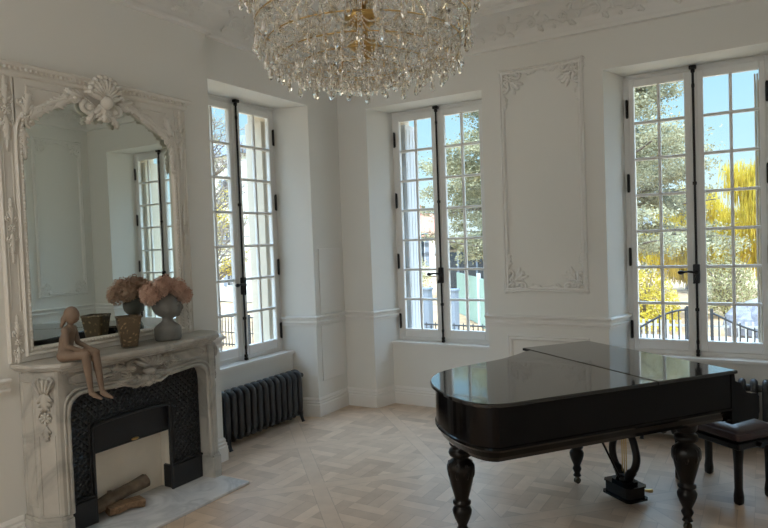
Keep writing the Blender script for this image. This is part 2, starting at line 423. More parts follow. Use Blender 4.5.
# ------------------------------------------------------------------ the room
HT = 3.07          # soffit of the window openings
SILL = .655
TI, TO = .43, .66  # frame plane and outer face of the walls
SPL = .095
W1C, W1H = -1.162, .653
W2C, W2H = .982, .629
W3C, W3H = 3.329, .645
RW = 4.38; YR = -8.2; CE = 3.80
DX0, DX1 = 2.0, 2.9   # rear opening, added for its light
BR = .06           # chimney breast projection
def back(p): return (p[0], p[1])
def left(p): return (-p[1], p[0])
def right(p): return (RW+p[1], -p[0])

def wall(name, mapf, u0, u1, wins, side_in='wall'):
    """wall running u0..u1 in its own frame (u along, v outwards) with full-height embrasures"""
    b = MB(); piers = []
    xs = [u0]
    for c, h in wins: xs += [c-h, c+h]
    xs.append(u1)
    for i in range(0, len(xs), 2):
        a, e = xs[i], xs[i+1]; L = i > 0; R = i+1 < len(xs)-1
        inn = [(a, 0), (e, 0)] + ([(e+SPL, .362), (e+SPL+.02, TI)] if R else [(e, TI)]) + ([(a-SPL-.02, TI), (a-SPL, .362)] if L else [(a, TI)])
        b.cur = 0; b.prism([mapf(p) for p in inn], 0, HT)
        a2 = a-SPL-.045 if L else a; e2 = e+SPL+.045 if R else e
        b.cur = 1; b.prism([mapf(p) for p in [(a2, TI), (e2, TI), (e2, TO), (a2, TO)]], -1.6, HT)
    b.cur = 0; b.prism([mapf(p) for p in [(u0, 0), (u1, 0), (u1, TI), (u0, TI)]], HT, 4.1)
    b.cur = 1; b.prism([mapf(p) for p in [(u0, TI), (u1, TI), (u1, TO), (u0, TO)]], HT, 4.1)
    for c, h in wins:
        b.cur = 0; b.prism([mapf(p) for p in [(c-h-.02, .26), (c+h+.02, .26), (c+h+.02, TI), (c-h-.02, TI)]], 0, SILL-.02)
        b.cur = 1; b.prism([mapf(p) for p in [(c-h-.02, TI), (c+h+.02, TI), (c+h+.02, TO+.03), (c-h-.02, TO+.03)]], -1.6, SILL-.04)
    return tag(b.build(name, ['wall', 'stone']), kind='structure')
wall('wall_back', back, 0, RW+.3, [(W2C, W2H), (W3C, W3H)])
wall('wall_left', left, YR, 0, [(W1C, W1H)])
b = MB(); b.prism([(0, 0), (-TI, 0), (-TI, TI), (0, TI)], 0, 4.1); b.cur = 1
b.prism([(-TI, 0), (-TO, 0), (-TO, TO), (0, TO), (0, TI), (-TI, TI)], -1.6, 4.1)
tag(b.build('wall_corner', ['wall', 'stone']), kind='structure')
b = MB(); b.box((RW, YR, 0), (RW+.3, 0, 4.1)); tag(b.build('wall_right', 'wall'), kind='structure')
# rear wall, with an unseen doorway added to let daylight in
b = MB(); b.box((0, YR-.35, 0), (DX0, YR, 4.1)); b.box((DX1, YR-.35, 0), (RW+.3, YR, 4.1)); b.box((DX0, YR-.35, 2.7), (DX1, YR, 4.1))
tag(b.build('wall_rear', 'wall'), kind='structure')
b = MB(); b.box((0, -3.78, 0), (BR, -1.872, 3.9)); tag(b.build('wall_chimney_breast', 'wall'), kind='structure')
b = MB()
b.prism([(0, YR-.35), (RW, YR-.35), (RW, 0), (W3C+W3H, 0), (W3C+W3H+.1, .27), (W3C-W3H-.1, .27), (W3C-W3H, 0), (W2C+W2H, 0), (W2C+W2H+.1, .27), (W2C-W2H-.1, .27), (W2C-W2H, 0),
         (0, 0), (0, W1C+W1H), (-.27, W1C+W1H+.1), (-.27, W1C-W1H-.1), (0, W1C-W1H)], -.12, 0)
tag(b.build('floor', 'floor'), kind='structure')
b = MB(); b.box((-.3, YR-.3, CE), (RW+.3, .3, CE+.12)); tag(b.build('ceiling', 'ceil'), kind='structure')

# cornice: cove with mouldings all round
def cornice_profile():
    p = [(0, 3.395), (.035, 3.40), (.04, 3.425), (.02, 3.43), (.02, 3.45)]
    for k in range(9):
        a = k/8*PI/2; p.append((.02+.21*(1-math.cos(a)), 3.45+.19*math.sin(a)))
    p += [(.25, 3.64), (.25, 3.675), (.29, 3.68)]
    for k in range(5):
        a = k/4*PI/2; p.append((.29+.07*math.sin(a), 3.69+.07*(1-math.cos(a))))
    p += [(.40, 3.77), (.40, CE), (0, CE)]
    return p
room = [(0, YR), (RW, YR), (RW, 0), (0, 0), (0, -1.872), (BR, -1.872), (BR, -3.78), (0, -3.78)]
b = MB(); b.sweep(room, cornice_profile(), closed=True); tag(b.build('trim_1', 'trim'), kind='structure')
b = MB()
b.sweep([(.62, YR+.62), (RW-.62, YR+.62), (RW-.62, -.62), (.62, -.62)], [(0, CE), (0, CE-.02), (.02, CE-.028), (.06, CE-.022), (.085, CE-.008), (.10, CE)], closed=True)
tag(b.build('trim_2', 'trim'), kind='structure')
# scrolling foliage carved on the cove
def cove_relief():
    b = MB()
    def unit(mir):
        st = b.mark()
        scroll(b, (0, 0), .062, 1.5, -PI*.8, .0075, 1, (-.24, -.05)); rosette(b, (0, 0), .03, .009, 6)
        leaf(b, (.06, .03), .9, .09, .06, .009); leaf(b, (.04, -.05), -.5, .10, .06, .009); leaf(b, (-.14, -.03), 1.9, .08, .05, .008)
        leaf(b, (-.10, -.05), -1.2, .05, .04, .008)
        if mir: b.xf(Matrix.Diagonal((1, -1, 1, 1)), st)
        return st
    runs = [((0, 0), (0, -1.83), .0), ((0, 0), (RW, 0), .0), ((BR, -1.9), (BR, -3.7), 0), ((RW, 0), (RW, -3.2), 0)]
    for (ax, ay), (bx, by), _ in runs:
        A = Vector((ax, ay, 0)); D = Vector((bx-ax, by-ay, 0)); n = int(D.length/.27); D.normalize()
        mid = Vector((RW/2, -3, 0)); Nn = Vector((-D.y, D.x, 0))
        if (mid-A).dot(Nn) < 0: Nn = -Nn
        for i in range(n):
            p = A+D*(.22+i*.27)
            st = unit(i % 2); b.xf(Matrix.Diagonal((.85, .95, .75, 1)), st)
            O = p+Nn*.085; O.z = 3.553
            V = (Nn*.62+Vector((0, 0, .785))).normalized(); W = (Nn*.785-Vector((0, 0, .62))).normalized()
            b.xf(frameM(O, D, V, W), st)
    return b
tag(cove_relief().build('trim_3', 'trim'), kind='structure')

# skirting and dado rail
base_p = [(0, 0), (.024, 0), (.024, .105), (.018, .112), (.020, .128), (.012, .136), (.014, .150), (.006, .165), (0, .17)]
base_p = [(o, z*1.1) for o, z in base_p]
rail_p = [(0, .905), (.012, .908), (.014, .925), (.024, .932), (.024, .944), (.012, .950), (.014, .970), (.034, .980), (.038, .992), (.030, 1.0), (0, 1.002)]
b1 = W1C-W1H; e1 = W1C+W1H
def emb(c, h, d=.26): k = SPL*d/.362; return [(c-h, 0), (c-h-k, d), (c+h+k, d), (c+h, 0)]
def embi(c, h, d=.26): k = SPL*d/.362; return [(c-h, 0), (c-h+k, d), (c+h-k, d), (c+h, 0)]
# walked with the room on the left-hand side: right wall -> back wall (right to left) -> left wall
w3 = [back(p) for p in embi(W3C, W3H)][::-1]; w2 = [back(p) for p in embi(W2C, W2H)][::-1]; w1 = [left(p) for p in embi(W1C, W1H)][::-1]
path = [(RW, YR), (RW, 0)]+w3+w2+[(0, 0)]+w1+[(BR, -1.872), (BR, -2.14)]
w1 = w1[:-1]
path = [(RW, YR), (RW, 0)]+w3+w2+[(0, 0)]+w1+[(0, -1.872), (BR, -1.872), (BR, -2.12)]
b = MB(); b.sweep(path, base_p); tag(b.build('baseboard_back', 'trim'), kind='structure')
b = MB(); b.sweep([(BR, -3.48), (BR, -3.78), (0, -3.78), (0, YR)], base_p); tag(b.build('baseboard_left', 'trim'), kind='structure')
def jamb(c, h, sg): k = SPL*.355/.362; return (c+sg*(h-k), .355)
b = MB()
b.sweep([back(jamb(W2C, W2H, -1)), (W2C-W2H, 0), (0, 0), left((e1, 0)), left(jamb(W1C, W1H, 1))], rail_p)
b.sweep([back(jamb(W3C, W3H, -1)), (W3C-W3H, 0), (W2C+W2H, 0), back(jamb(W2C, W2H, 1))], rail_p)
b.sweep([(RW, YR), (RW, 0), (W3C+W3H, 0), back(jamb(W3C, W3H, 1))], rail_p)
b.sweep([left(jamb(W1C, W1H, -1)), (0, b1), (0, -1.872), (BR, -1.872), (BR, -2.03)], rail_p)
b.sweep([(BR, -3.52), (BR, -3.78), (0, -3.78), (0, YR)], rail_p)
tag(b.build('trim_4', 'trim'), kind='structure')

# wall panels with carved corners
pan_p = [(0, 0), (0, .016), (.010, .024), (.018, .014), (.026, .022), (.036, .022), (.044, .008), (.048, 0)]
def panel(name, M, u0, v0, u1, v1, orn=True, s=1.):
    b = MB(); pts = [(u0, v0), (u1, v0), (u1, v1), (u0, v1)]
    b.frame(pts, pan_p, M)
    if orn:
        for sx, cx in ((1, u0), (-1, u1)):
            for sy, cy in ((1, v0), (-1, v1)):
                st = b.mark(); corner_relief(b, sx, sy, s, .020)
                b.xf(M @ Matrix.Translation((cx+sx*.0, cy+sy*.0, 0)), st)
    return tag(b.build(name, 'trim'), kind='structure')
MBk = frameM((0, 0, 0), (1, 0, 0), (0, 0, 1), (0, -1, 0))
MLf = frameM((0, 0, 0), (0, 1, 0), (0, 0, 1), (1, 0, 0))
MRt = frameM((RW, 0, 0), (0, -1, 0), (0, 0, 1), (-1, 0, 0))
panel('trim_5', MBk, 1.785, 1.215, 2.525, 3.20, s=1.55)
panel('trim_6', MBk, 1.795, .26, 2.525, .825, orn=False)
for k, (a, c) in enumerate([(.12, .80), (1.0, 2.5), (2.7, 4.2)]):
    panel('trim_%d' % (7+2*k), MRt, a, 1.15, c, 3.22, s=1.3); panel('trim_%d' % (8+2*k), MRt, a, .26, c, .825, orn=False)
# flush jib door with two leaves in the corner pier
dr = empty('door_1', (0, -.25, 0), kind='structure')
for z0, z1 in ((.34, .895), (1.012, 1.665)):
    b = MB(); b.bbox((0, -.435, z0), (.010, -.06, z1), .003); d = b.build('door_leaf', 'trim', dr, world=True)
    b = MB()
    for z in (z0+.08, z1-.08): b.cyl((.012, -.437, z-.03), (.012, -.437, z+.03), .005, 8)
    b.build('hinge', 'trim', d, world=True)

# ------------------------------------------------------------------ windows
def make_window(name, h, loc, rz):
    root = empty(name, loc, rz, kind='structure')
    fo = h-SPL+.012; fi = h-SPL-.045; zt = HT
    b = MB()
    b.bbox((-fo, .365, SILL), (-fi, .43, zt)); b.bbox((fi, .365, SILL), (fo, .43, zt)); b.bbox((-fi, .365, zt-.045), (fi, .43, zt)); b.bbox((-fi, .365, SILL), (fi, .43, SILL+.05))
    b.build('window_frame', 'wood_white', root)
    b = MB()
    for sg in (-1, 1): b.tube([(sg*(fo-.005), .362, SILL), (sg*(fo-.005), .362, zt)], .008, 6)
    b.tube([(-fo, .362, zt-.006), (fo, .362, zt-.006)], .007, 6); b.build('beading', 'wood_white', root)
    gx0, gx1 = .071, h-.179; gz0, gz1 = .785, 2.965; sx1 = fi+.004; zb, ztp = SILL+.04, zt-.04
    for sg in (-1, 1):
        b = MB()
        def bx(x0, x1, z0, z1, y0=.352, y1=.40):
            a, c = sorted((sg*x0, sg*x1)); b.bbox((a, y0, z0), (c, y1, z1), .005)
        bx(.004, gx0, zb, ztp); bx(gx1, sx1, zb, ztp); bx(gx0, gx1, gz1, ztp); bx(gx0, gx1, zb, gz0)
        xm = (gx0+gx1)/2
        bx(xm-.012, xm+.012, gz0, gz1, .358, .394)
        for k in range(1, 7):
            z = gz0+(gz1-gz0)*k/7; bx(gx0, gx1, z-.012, z+.012, .356, .396)
        sash = b.build('sash', 'wood_white', root)
        b = MB()
        a, c = sorted((sg*(gx0-.004), sg*(gx1+.004)))
        b.box((a, .373, gz0-.004), (c, .377, gz1+.004)); b.build('glass_pane', 'glass', sash)
        for z in (.865, 1.50, 2.14, 2.78):
            b = MB(); x = sg*(sx1+.012)
            b.bbox((x-.012, .343, z-.075), (x+.012, .353, z+.075), .003); b.cyl((x, .342, z-.08), (x, .342, z+.08), .009, 8)
            b.build('hinge', 'black', sash)
    b = MB(); b.bbox((-.030, .34, zb), (.030, .3545, ztp), .006); b.build('meeting_bead', 'wood_white', root)
    # cremone bolt
    b = MB(); b.cyl((0, .325, SILL+.012), (0, .325, HT-.012), .0095, 10)
    for z in (.70, 1.05, 2.1, 3.02): b.bbox((-.015, .316, z-.014), (.015, .342, z+.014), .004)
    b.bbox((-.014, .312, SILL+.004), (.014, .345, SILL+.03)); b.bbox((-.028, .30, HT-.035), (.028, .345, HT-.008))
    for z in (.78, 2.9): b.ell((0, .325, z), (.013, .013, .03), nu=10)
    es = b.build('espagnolette_bolt', 'black', root)
    b = MB(); b.bbox((-.026, .308, 1.27), (.026, .343, 1.43), .006)
    b.tube([(0, .310, 1.36), (-.02, .29, 1.365), (-.06, .285, 1.37), (-.10, .285, 1.365)], [.012, .010, .009, .010], 8)
    b.ell((-.115, .285, 1.363), (.026, .018, .018)); b.tube([(0, .31, 1.33), (-.01, .29, 1.30), (-.02, .285, 1.27)], .008, 8); b.ell((0, .31, 1.36), (.022, .02, .022))
    b.build('handle', 'black', es)
    b = MB(); k = SPL*.23/.362
    b.prism([(-h-.0+k*1.0, .235), (h-k*1.0, .235), (h-SPL+.01, .37), (-h+SPL-.01, .37)], SILL-.022, SILL+.002)
    b.build('window_sill', 'wood_white', root)
    return root
make_window('window_1', W1H, (0, W1C, 0), PI/2)
make_window('window_2', W2H, (W2C, 0, 0), 0)
make_window('window_3', W3H, (W3C, 0, 0), 0)
# folding shutters stacked in the outer reveals
def shutter(loc, rz, label, mat):
    root = empty('folding_shutter', loc, rz, label=label, cat='shutter')
    z0, z1 = SILL+.02, HT-.12
    for k in range(3):      # three leaves folded into one another
        b = MB(); y = -.020+k*.018; b.bbox((0, y, z0), (.25-k*.03, y+.012, z1), .003)
        for q in range(3): b.bbox((.02+q*.07, y-.004, z0+.05), (.025+q*.07, y+.001, z1-.05), .001)
        b.build('leaf', mat, root)
RV = .14+.045
shutter((W2C-W2H+RV, TI+.015, 0), PI/2, 'white folding shutter stacked in the left outer reveal of the middle window', 'shut')
shutter((-TI-.015, W1C+W1H-RV+.03, 0), PI, 'cream folding shutter stacked in the far outer reveal of the window by the fireplace', 'cshut')
shutter((W3C+W3H-RV, TI+.015, 0), PI/2, 'cream folding shutter stacked in the right outer reveal of the right window', 'cshut')

# ------------------------------------------------------------------ radiators
def make_radiator(n, loc, rz, label, H=.472):
    root = empty('cast_iron_radiator', loc, rz, label=label, cat='radiator', group='cast iron radiators')
    pitch = .081; D = .055
    b = MB()
    for y in (-D, 0, D):
        st = b.mark(); b.tube([(0, y, .085), (0, y, .12), (0, y, .2), (0, y, H-.06), (0, y, H-.03)], [.016, .026, .030, .030, .022], 10)
        b.xf(Matrix.Translation((0, y, 0)) @ Matrix.Diagonal((.95, .72, 1, 1)) @ Matrix.Translation((0, -y, 0)), st)
    arch = [(0, -D, H-.05), (0, -D*.8, H-.018), (0, -D*.4, H), (0, 0, H+.004), (0, D*.4, H), (0, D*.8, H-.018), (0, D, H-.05)]
    b.tube(arch, [.024, .027, .027, .027, .027, .027, .024], 10)
    b.tube([(0, -D, .10), (0, -D*.7, .075), (0, 0, .07), (0, D*.7, .075), (0, D, .10)], .024, 8)
    for z in (.105, H-.045): b.cyl((-pitch/2, 0, z), (pitch/2, 0, z), .028, 10)
    for i in range(n):
        if i == 0: s0 = b.build('section', 'radiator', root); s = s0
        else: s = s0.copy(); COL.objects.link(s); s.parent = root
        s.location = (i*pitch, 0, 0)
    for i in (0, n-1):
        for y in (-D, D):
            f = MB(); sg = 1 if y > 0 else -1; f.tube([(i*pitch, y, .10), (i*pitch, y+sg*.008, .05), (i*pitch, y+sg*.022, .012), (i*pitch, y+sg*.03, .0)], [.024, .016, .014, .02], 8)
            f.build('foot', 'radiator', root)
    x = (n-1)*pitch
    f = MB(); f.cyl((x+.03, 0, H-.045), (x+.085, 0, H-.045), .013, 10); f.ell((x+.10, 0, H-.045), (.02, .022, .022)); f.cyl((x+.085, 0, H-.045), (x+.085, .10, H-.045), .008, 8)
    f.build('valve', 'radiator', root)
    return root
make_radiator(13, (-.125, -1.69, 0), PI/2, 'charcoal cast iron radiator under the window beside the fireplace')
make_radiator(12, (2.92, .10, 0), 0, 'charcoal cast iron radiator under the right window, behind the piano bench', .52)
# ------------------------------------------------------------------ fireplace
CY = -2.79
mt = empty('marble_mantelpiece', (BR, CY+.01, 0), label='grey-veined white marble mantelpiece with a carved shell cartouche, around the black iron insert', cat='fireplace')
def X(x): return x-BR
def shelf_ring(z, e):
    half = [(X(BR), .73), (.15-.0, .73), (.20, .705), (.305, .615), (.318, .56), (.325, .40), (.345, .22), (.375, .10), (.382, 0)]
    half = [(x*(1-e/.38) if x > 0 else 0, y-e*(y/.73)) for x, y in half]
    pts = [(x, -y) for x, y in half]+[(x, y) for x, y in half[-2::-1]]
    return [(x, y, z) for x, y in pts]
b = MB(); b.loft([shelf_ring(z, e) for z, e in ((1.030, .034), (1.040, .020), (1.048, .020), (1.052, .006), (1.060, 0), (1.074, 0), (1.080, .006))], smooth=False)
b.build('mantel_shelf', 'marble', mt)
def leg_plan(sg, e=0):
    p = [(0, .680+e), (.150+e*.4, .680+e), (.242+e, .615+e*.5), (.250+e, .60), (.250+e, .560-e*.5), (.16, .545-e*.5), (0, .545)]
    return [(x, sg*y) for x, y in p]
for sg in (-1, 1):
    b = MB(); b.prism(leg_plan(sg), .18, 1.03)
    P, Q = Vector((.150, sg*.680, 0)), Vector((.242, sg*.615, 0)); D = (Q-P).normalized(); Nn = Vector((sg*D.y, -sg*D.x, 0))
    if Nn.x < 0: Nn = -Nn
    M = frameM((P+Q)/2+Vector((0, 0, 0)), D, (0, 0, 1), Nn)
    # raised panel beads on the canted face and on the side
    for u in (-.044, .044): st = b.mark(); b.tube([(u, .20, 0), (u, .66, 0)], .004, 6); b.xf(M, st)
    
    M2 = frameM((0, sg*.680, 0), (1, 0, 0), (0, 0, 1), (0, sg, 0))
    b.frame([(.02, .24), (.13, .24), (.13, .98), (.02, .98)], [(0, 0), (.004, .006), (.012, .002), (.014, 0)], M2)
    lg = b.build('jamb', 'marble', mt)
    b = MB(); b.prism(leg_plan(sg, .018), .02, .165); b.prism(leg_plan(sg, .010), .165, .185); b.build('plinth', 'marble', lg)
    b = MB(); st = b.mark()
    scroll(b, (-.022, .965), .032, 1.5, PI/2, .012, 1); scroll(b, (.022, .965), .032, 1.5, PI/2, .012, -1)
    for k in range(5): b.ell(((k-2)*.018, .955-abs(k-2)*.006, .016), (.010, .045, .016), Matrix.Rotation(-(k-2)*.22, 3, 'Z'), 8, 6)
    leaf(b, (0, .93), -PI/2, .13, .10, .014); rosette(b, (0, .765), .038, .014, 8); scroll(b, (0, .765), .048, 1.1, PI/2, .006, 1)
    leaf(b, (0, .725), -PI/2, .10, .06, .010)
    b.xf(M, st); b.build('carved_console', 'marble', lg)
# lintel with a softly arched opening
arch = catmull([(-.545, .74), (-.535, .81), (-.50, .855), (-.43, .878), (-.25, .868), (0, .858), (.25, .868), (.43, .878), (.50, .855), (.535, .81), (.545, .74)], 5)
arch = [(p[0], p[1]) for p in [tuple(v)[:2] for v in [Vector((a[0], a[1])) for a in arch]]]
b = MB(); poly = arch+[(.555, .74), (.555, 1.032), (-.555, 1.032), (-.555, .74)]
b.prism(poly, 0, .235); b.xf(frameM((0, 0, 0), (0, 1, 0), (0, 0, 1), (1, 0, 0)))
st = b.mark(); b.sweep([(-.58, 1.005), (.58, 1.005)], [(0, 0), (0, .250), (.010, .262), (.022, .268), (.03, .262), (.03, 0)]); b.xf(frameM((0, 0, 0), (0, 1, 0), (0, 0, 1), (1, 0, 0)), st)
st = b.mark(); full = [(-.545, .18)]+arch+[(.545, .18)]
b.tube([(.240, y, z) for y, z in full], .016, 8)
b.tube([(.247, y*1.045, z+.026 if abs(y) < .54 else z) for y, z in full], .009, 8)
for sg in (-1, 1):   # raised field of the frieze either side of the cartouche
    b.tube([(.238, sg*y, z) for y, z in ((.22, .925), (.36, .925), (.48, .93), (.52, .95), (.52, .975), (.48, .988), (.24, .988))], .007, 6)
b.build('lintel', 'marble', mt)
# carved cartouche
b = MB(); st = b.mark()
for k in range(7):
    a = PI/2+(k-3)*.33; b.ell((math.cos(a)*.052, .945+math.sin(a)*.055, .03), (.055, .017, .020), Matrix.Rotation(a, 3, 'Z'), 8, 6)
b.ell((0, .925, .03), (.032, .026, .03))
for sg in (-1, 1):
    s0 = b.mark()
    scroll(b, (.085, .965), .042, 1.6, PI, .013, -1); scroll(b, (.165, .985), .030, 1.4, PI, .010, -1)
    scroll(b, (.075, .875), .036, 1.5, PI*.6, .012, 1); rosette(b, (.125, .925), .030, .02, 6)
    leaf(b, (.05, .90), -.15, .15, .07, .014); leaf(b, (.10, .95), .25, .12, .06, .012); leaf(b, (.02, .90), -.9, .10, .06, .013); leaf(b, (.12, .90), -.5, .10, .05, .010)
    leaf(b, (.17, .95), -.1, .10, .04, .009); b.tube([(.03, .855, .02), (.08, .838, .02), (.14, .858, .015), (.19, .895, .008)], [.012, .012, .009, .005], 6)
    b.xf(Matrix.Diagonal((sg, 1, 1, 1)), s0)
leaf(b, (0, .92), -PI/2, .10, .10, .018); b.ell((0, .842, .02), (.022, .022, .02)); b.tube([(-.04, .845, .02), (0, .828, .022), (.04, .845, .02)], .011, 6)
b.xf(frameM((.232, 0, 0), (0, 1.15, 0), (0, 0, 1), (1.9, 0, 0)), st); b.build('carved_cartouche', 'marble', mt)
# iron insert
ins = empty('iron_fireplace_insert', (BR, CY+.01, .02), label='black cast iron fireplace insert with a diamond lattice, inside the marble mantelpiece', cat='fireplace insert')
iarch = [(p[0]-.03, p[1]) for p in catmull([(-.30, .48), (-.295, .575), (-.27, .607), (-.12, .618), (0, .620), (.12, .618), (.27, .607), (.295, .575), (.30, .48)], 4)]
b = MB(); poly = [(-.33, 0)]+iarch+[(.27, 0), (.540, 0)]+[(y*.992, z-.024) for y, z in arch[::-1]]+[(-.540, 0)]
b.prism(poly, .12, .14); b.xf(frameM((0, 0, 0), (0, 1, 0), (0, 0, 1), (1, 0, 0))); b.build('lattice_plate', 'iron', ins)
b = MB(); b.tube([(.145, y, z) for y, z in [(-.33, .0)]+iarch+[(.27, .0)]], .011, 8); b.tube([(.142, (y+.03)*1.07-.03, z+.02 if z > .3 else z) for y, z in [(-.33, .0)]+iarch+[(.27, .0)]], .006, 6)
b.build('opening_bead', 'ironp', ins)
for sg in (-1, 1):
    b = MB(); a, c = sorted((sg*.30-.032, sg*.538)); b.bbox((.05, a, 0), (.158, c, .165), .006); b.tube([(.155, a, .17), (.158, (a+c)/2, .185), (.155, c, .17)], .010, 6); b.build('base_block', 'ironp', ins)
b = MB(); b.bbox((.095, -.34, .42), (.115, .28, .64), .004); b.tube([(.112, -.33, .425), (.112, .27, .425)], .008, 6)
dm = b.build('draught_curtain', 'ironp', ins)
b = MB(); b.ell((.128, -.01, .437), (.012, .03, .010)); b.build('knob', 'brass', dm)
b = MB(); b.box((.003, -.52, 0), (.012, .52, .80)); b.box((.012, -.36, 0), (.10, -.345, .6)); b.box((.012, .285, 0), (.10, .30, .6)); b.build('firebox_lining', 'firebox', ins)
b = MB(); b.bbox((BR+.001, -3.62, 0), (.60, -2.165, .02), .003); tag(b.build('hearth_slab', 'hearth', loc=(BR, -2.9, 0)), 'pale marble hearth slab let into the floor before the fireplace', 'hearth')
# logs
def log(name, a, c, r, flat, mat, label, end):
    b = MB(); A, Cc = Vector(a), Vector(c); D = (Cc-A).normalized(); S = D.cross(Vector((0, 0, 1))).normalized(); U = S.cross(D)
    rings = []; N = 14; K = 12; R2 = random.Random(len(label))
    off = [R2.uniform(.85, 1.15) for _ in range(N)]
    for k in range(K+1):
        t = k/K; P = A.lerp(Cc, t)+U*math.sin(t*3)*.006; ring = []
        for i in range(N):
            an = 2*PI*i/N; rr = r*off[i]*(1+.10*math.sin(t*9+i))
            y = math.sin(an)*rr; x = math.cos(an)*rr
            if flat: y = min(y, r*.25); x *= 1.15
            ring.append(P+S*x+U*y)
        rings.append(ring)
    b.loft(rings, smooth=not flat)
    m = wl = (A+Cc)/2; o = b.build(name, mat, loc=(m.x, m.y, A.z-r)); tag(o, label, 'log', 'firewood logs'); return o
l1 = log('split_log', (.185, -3.02, .066), (.245, -2.80, .062), .044, True, 'splitwood', 'split log with a pale brown face lying in front on the hearth', 0)
l2 = log('bark_log', (.115, -3.08, .066), (.15, -2.69, .135), .043, False, 'bark', 'rough bark-covered log leaning behind the split one in the fireplace', 0)
# a stub of branch on the bark log
b = MB(); b.tube([(.125, -2.97, .09), (.12, -2.955, .13), (.115, -2.95, .15)], [.022, .018, .012], 8); b.build('branch_stub', 'bark', l2, world=True)

# ------------------------------------------------------------------ overmantel mirror
tm = empty('overmantel_mirror', (BR, CY-.045, 1.082), label='tall white carved overmantel mirror with a shell crest above the fireplace', cat='mirror')
Z0 = 1.082
top = [(p[0], p[1]-Z0) for p in catmull([(.535, 2.36), (.53, 2.44), (.505, 2.50), (.46, 2.53), (.37, 2.575), (.28, 2.625), (.21, 2.66), (.15, 2.665), (.08, 2.62), (0, 2.58),
        (-.08, 2.62), (-.15, 2.665), (-.21, 2.66), (-.28, 2.625), (-.37, 2.575), (-.46, 2.53), (-.505, 2.50), (-.53, 2.44), (-.535, 2.36)], 4)]
MM = frameM((0, 0, 0), (0, 1, 0), (0, 0, 1), (1, 0, 0))
top = [(y*1.035, z) for y, z in top]
gl = [(-.554, .072), (.554, .072)]+top
b = MB(); b.prism(gl, .012, .016); b.xf(MM); b.build('mirror_glass', 'mirror', tm)
b = MB(); b.box((.001, -.64, .0), (.011, .64, 1.66)); b.build('backboard', 'gesso', tm)
b = MB(); b.prism(top+[(-.58, 2.36-Z0), (-.58, 1.69), (.58, 1.69), (.58, 2.36-Z0)], .001, .034); b.xf(MM)
for sg in (-1, 1):   # sunk spandrel field beading
    pts = [(sg*.515, 1.45), (sg*.515, 1.625), (sg*.20, 1.625), (sg*.235, 1.60), (sg*.32, 1.565), (sg*.43, 1.51)]
    if sg > 0: pts = pts[::-1]
    pts = pts[::-1]
    a_ = sum(pts[k][0]*pts[(k+1) % 6][1]-pts[(k+1) % 6][0]*pts[k][1] for k in range(6))
    if a_ < 0: pts = pts[::-1]
    b.frame(pts, [(0, .033), (0, .040), (.008, .042), (.012, .034)], MM)
b.build('spandrel_panel', 'gesso', tm)
b = MB(); b.bbox((.001, -.66, 0), (.036, .66, .07), .004); b.build('bottom_rail', 'gesso', tm)
b = MB(); b.sweep(gl, [(-.045, .012), (-.045, .040), (-.036, .050), (-.026, .046), (-.020, .036), (-.008, .046), (.002, .042), (.006, .030), (.006, .016)], closed=True, smooth=False); b.xf(MM)
L = 0; n = len(gl)
for i in range(n):   # carved egg beading along the inner edge
    a, c = Vector(gl[i]), Vector(gl[(i+1) % n]); d = (c-a).length; k = max(1, int(d/.022))
    for j in range(k):
        p = a.lerp(c, j/k); b.ell((.047, p.x*1.015, p.y+(.006 if p.y > .3 else -.004)), (.007, .008, .008), nu=6, nv=4)
b.build('glass_frame', 'gesso', tm)
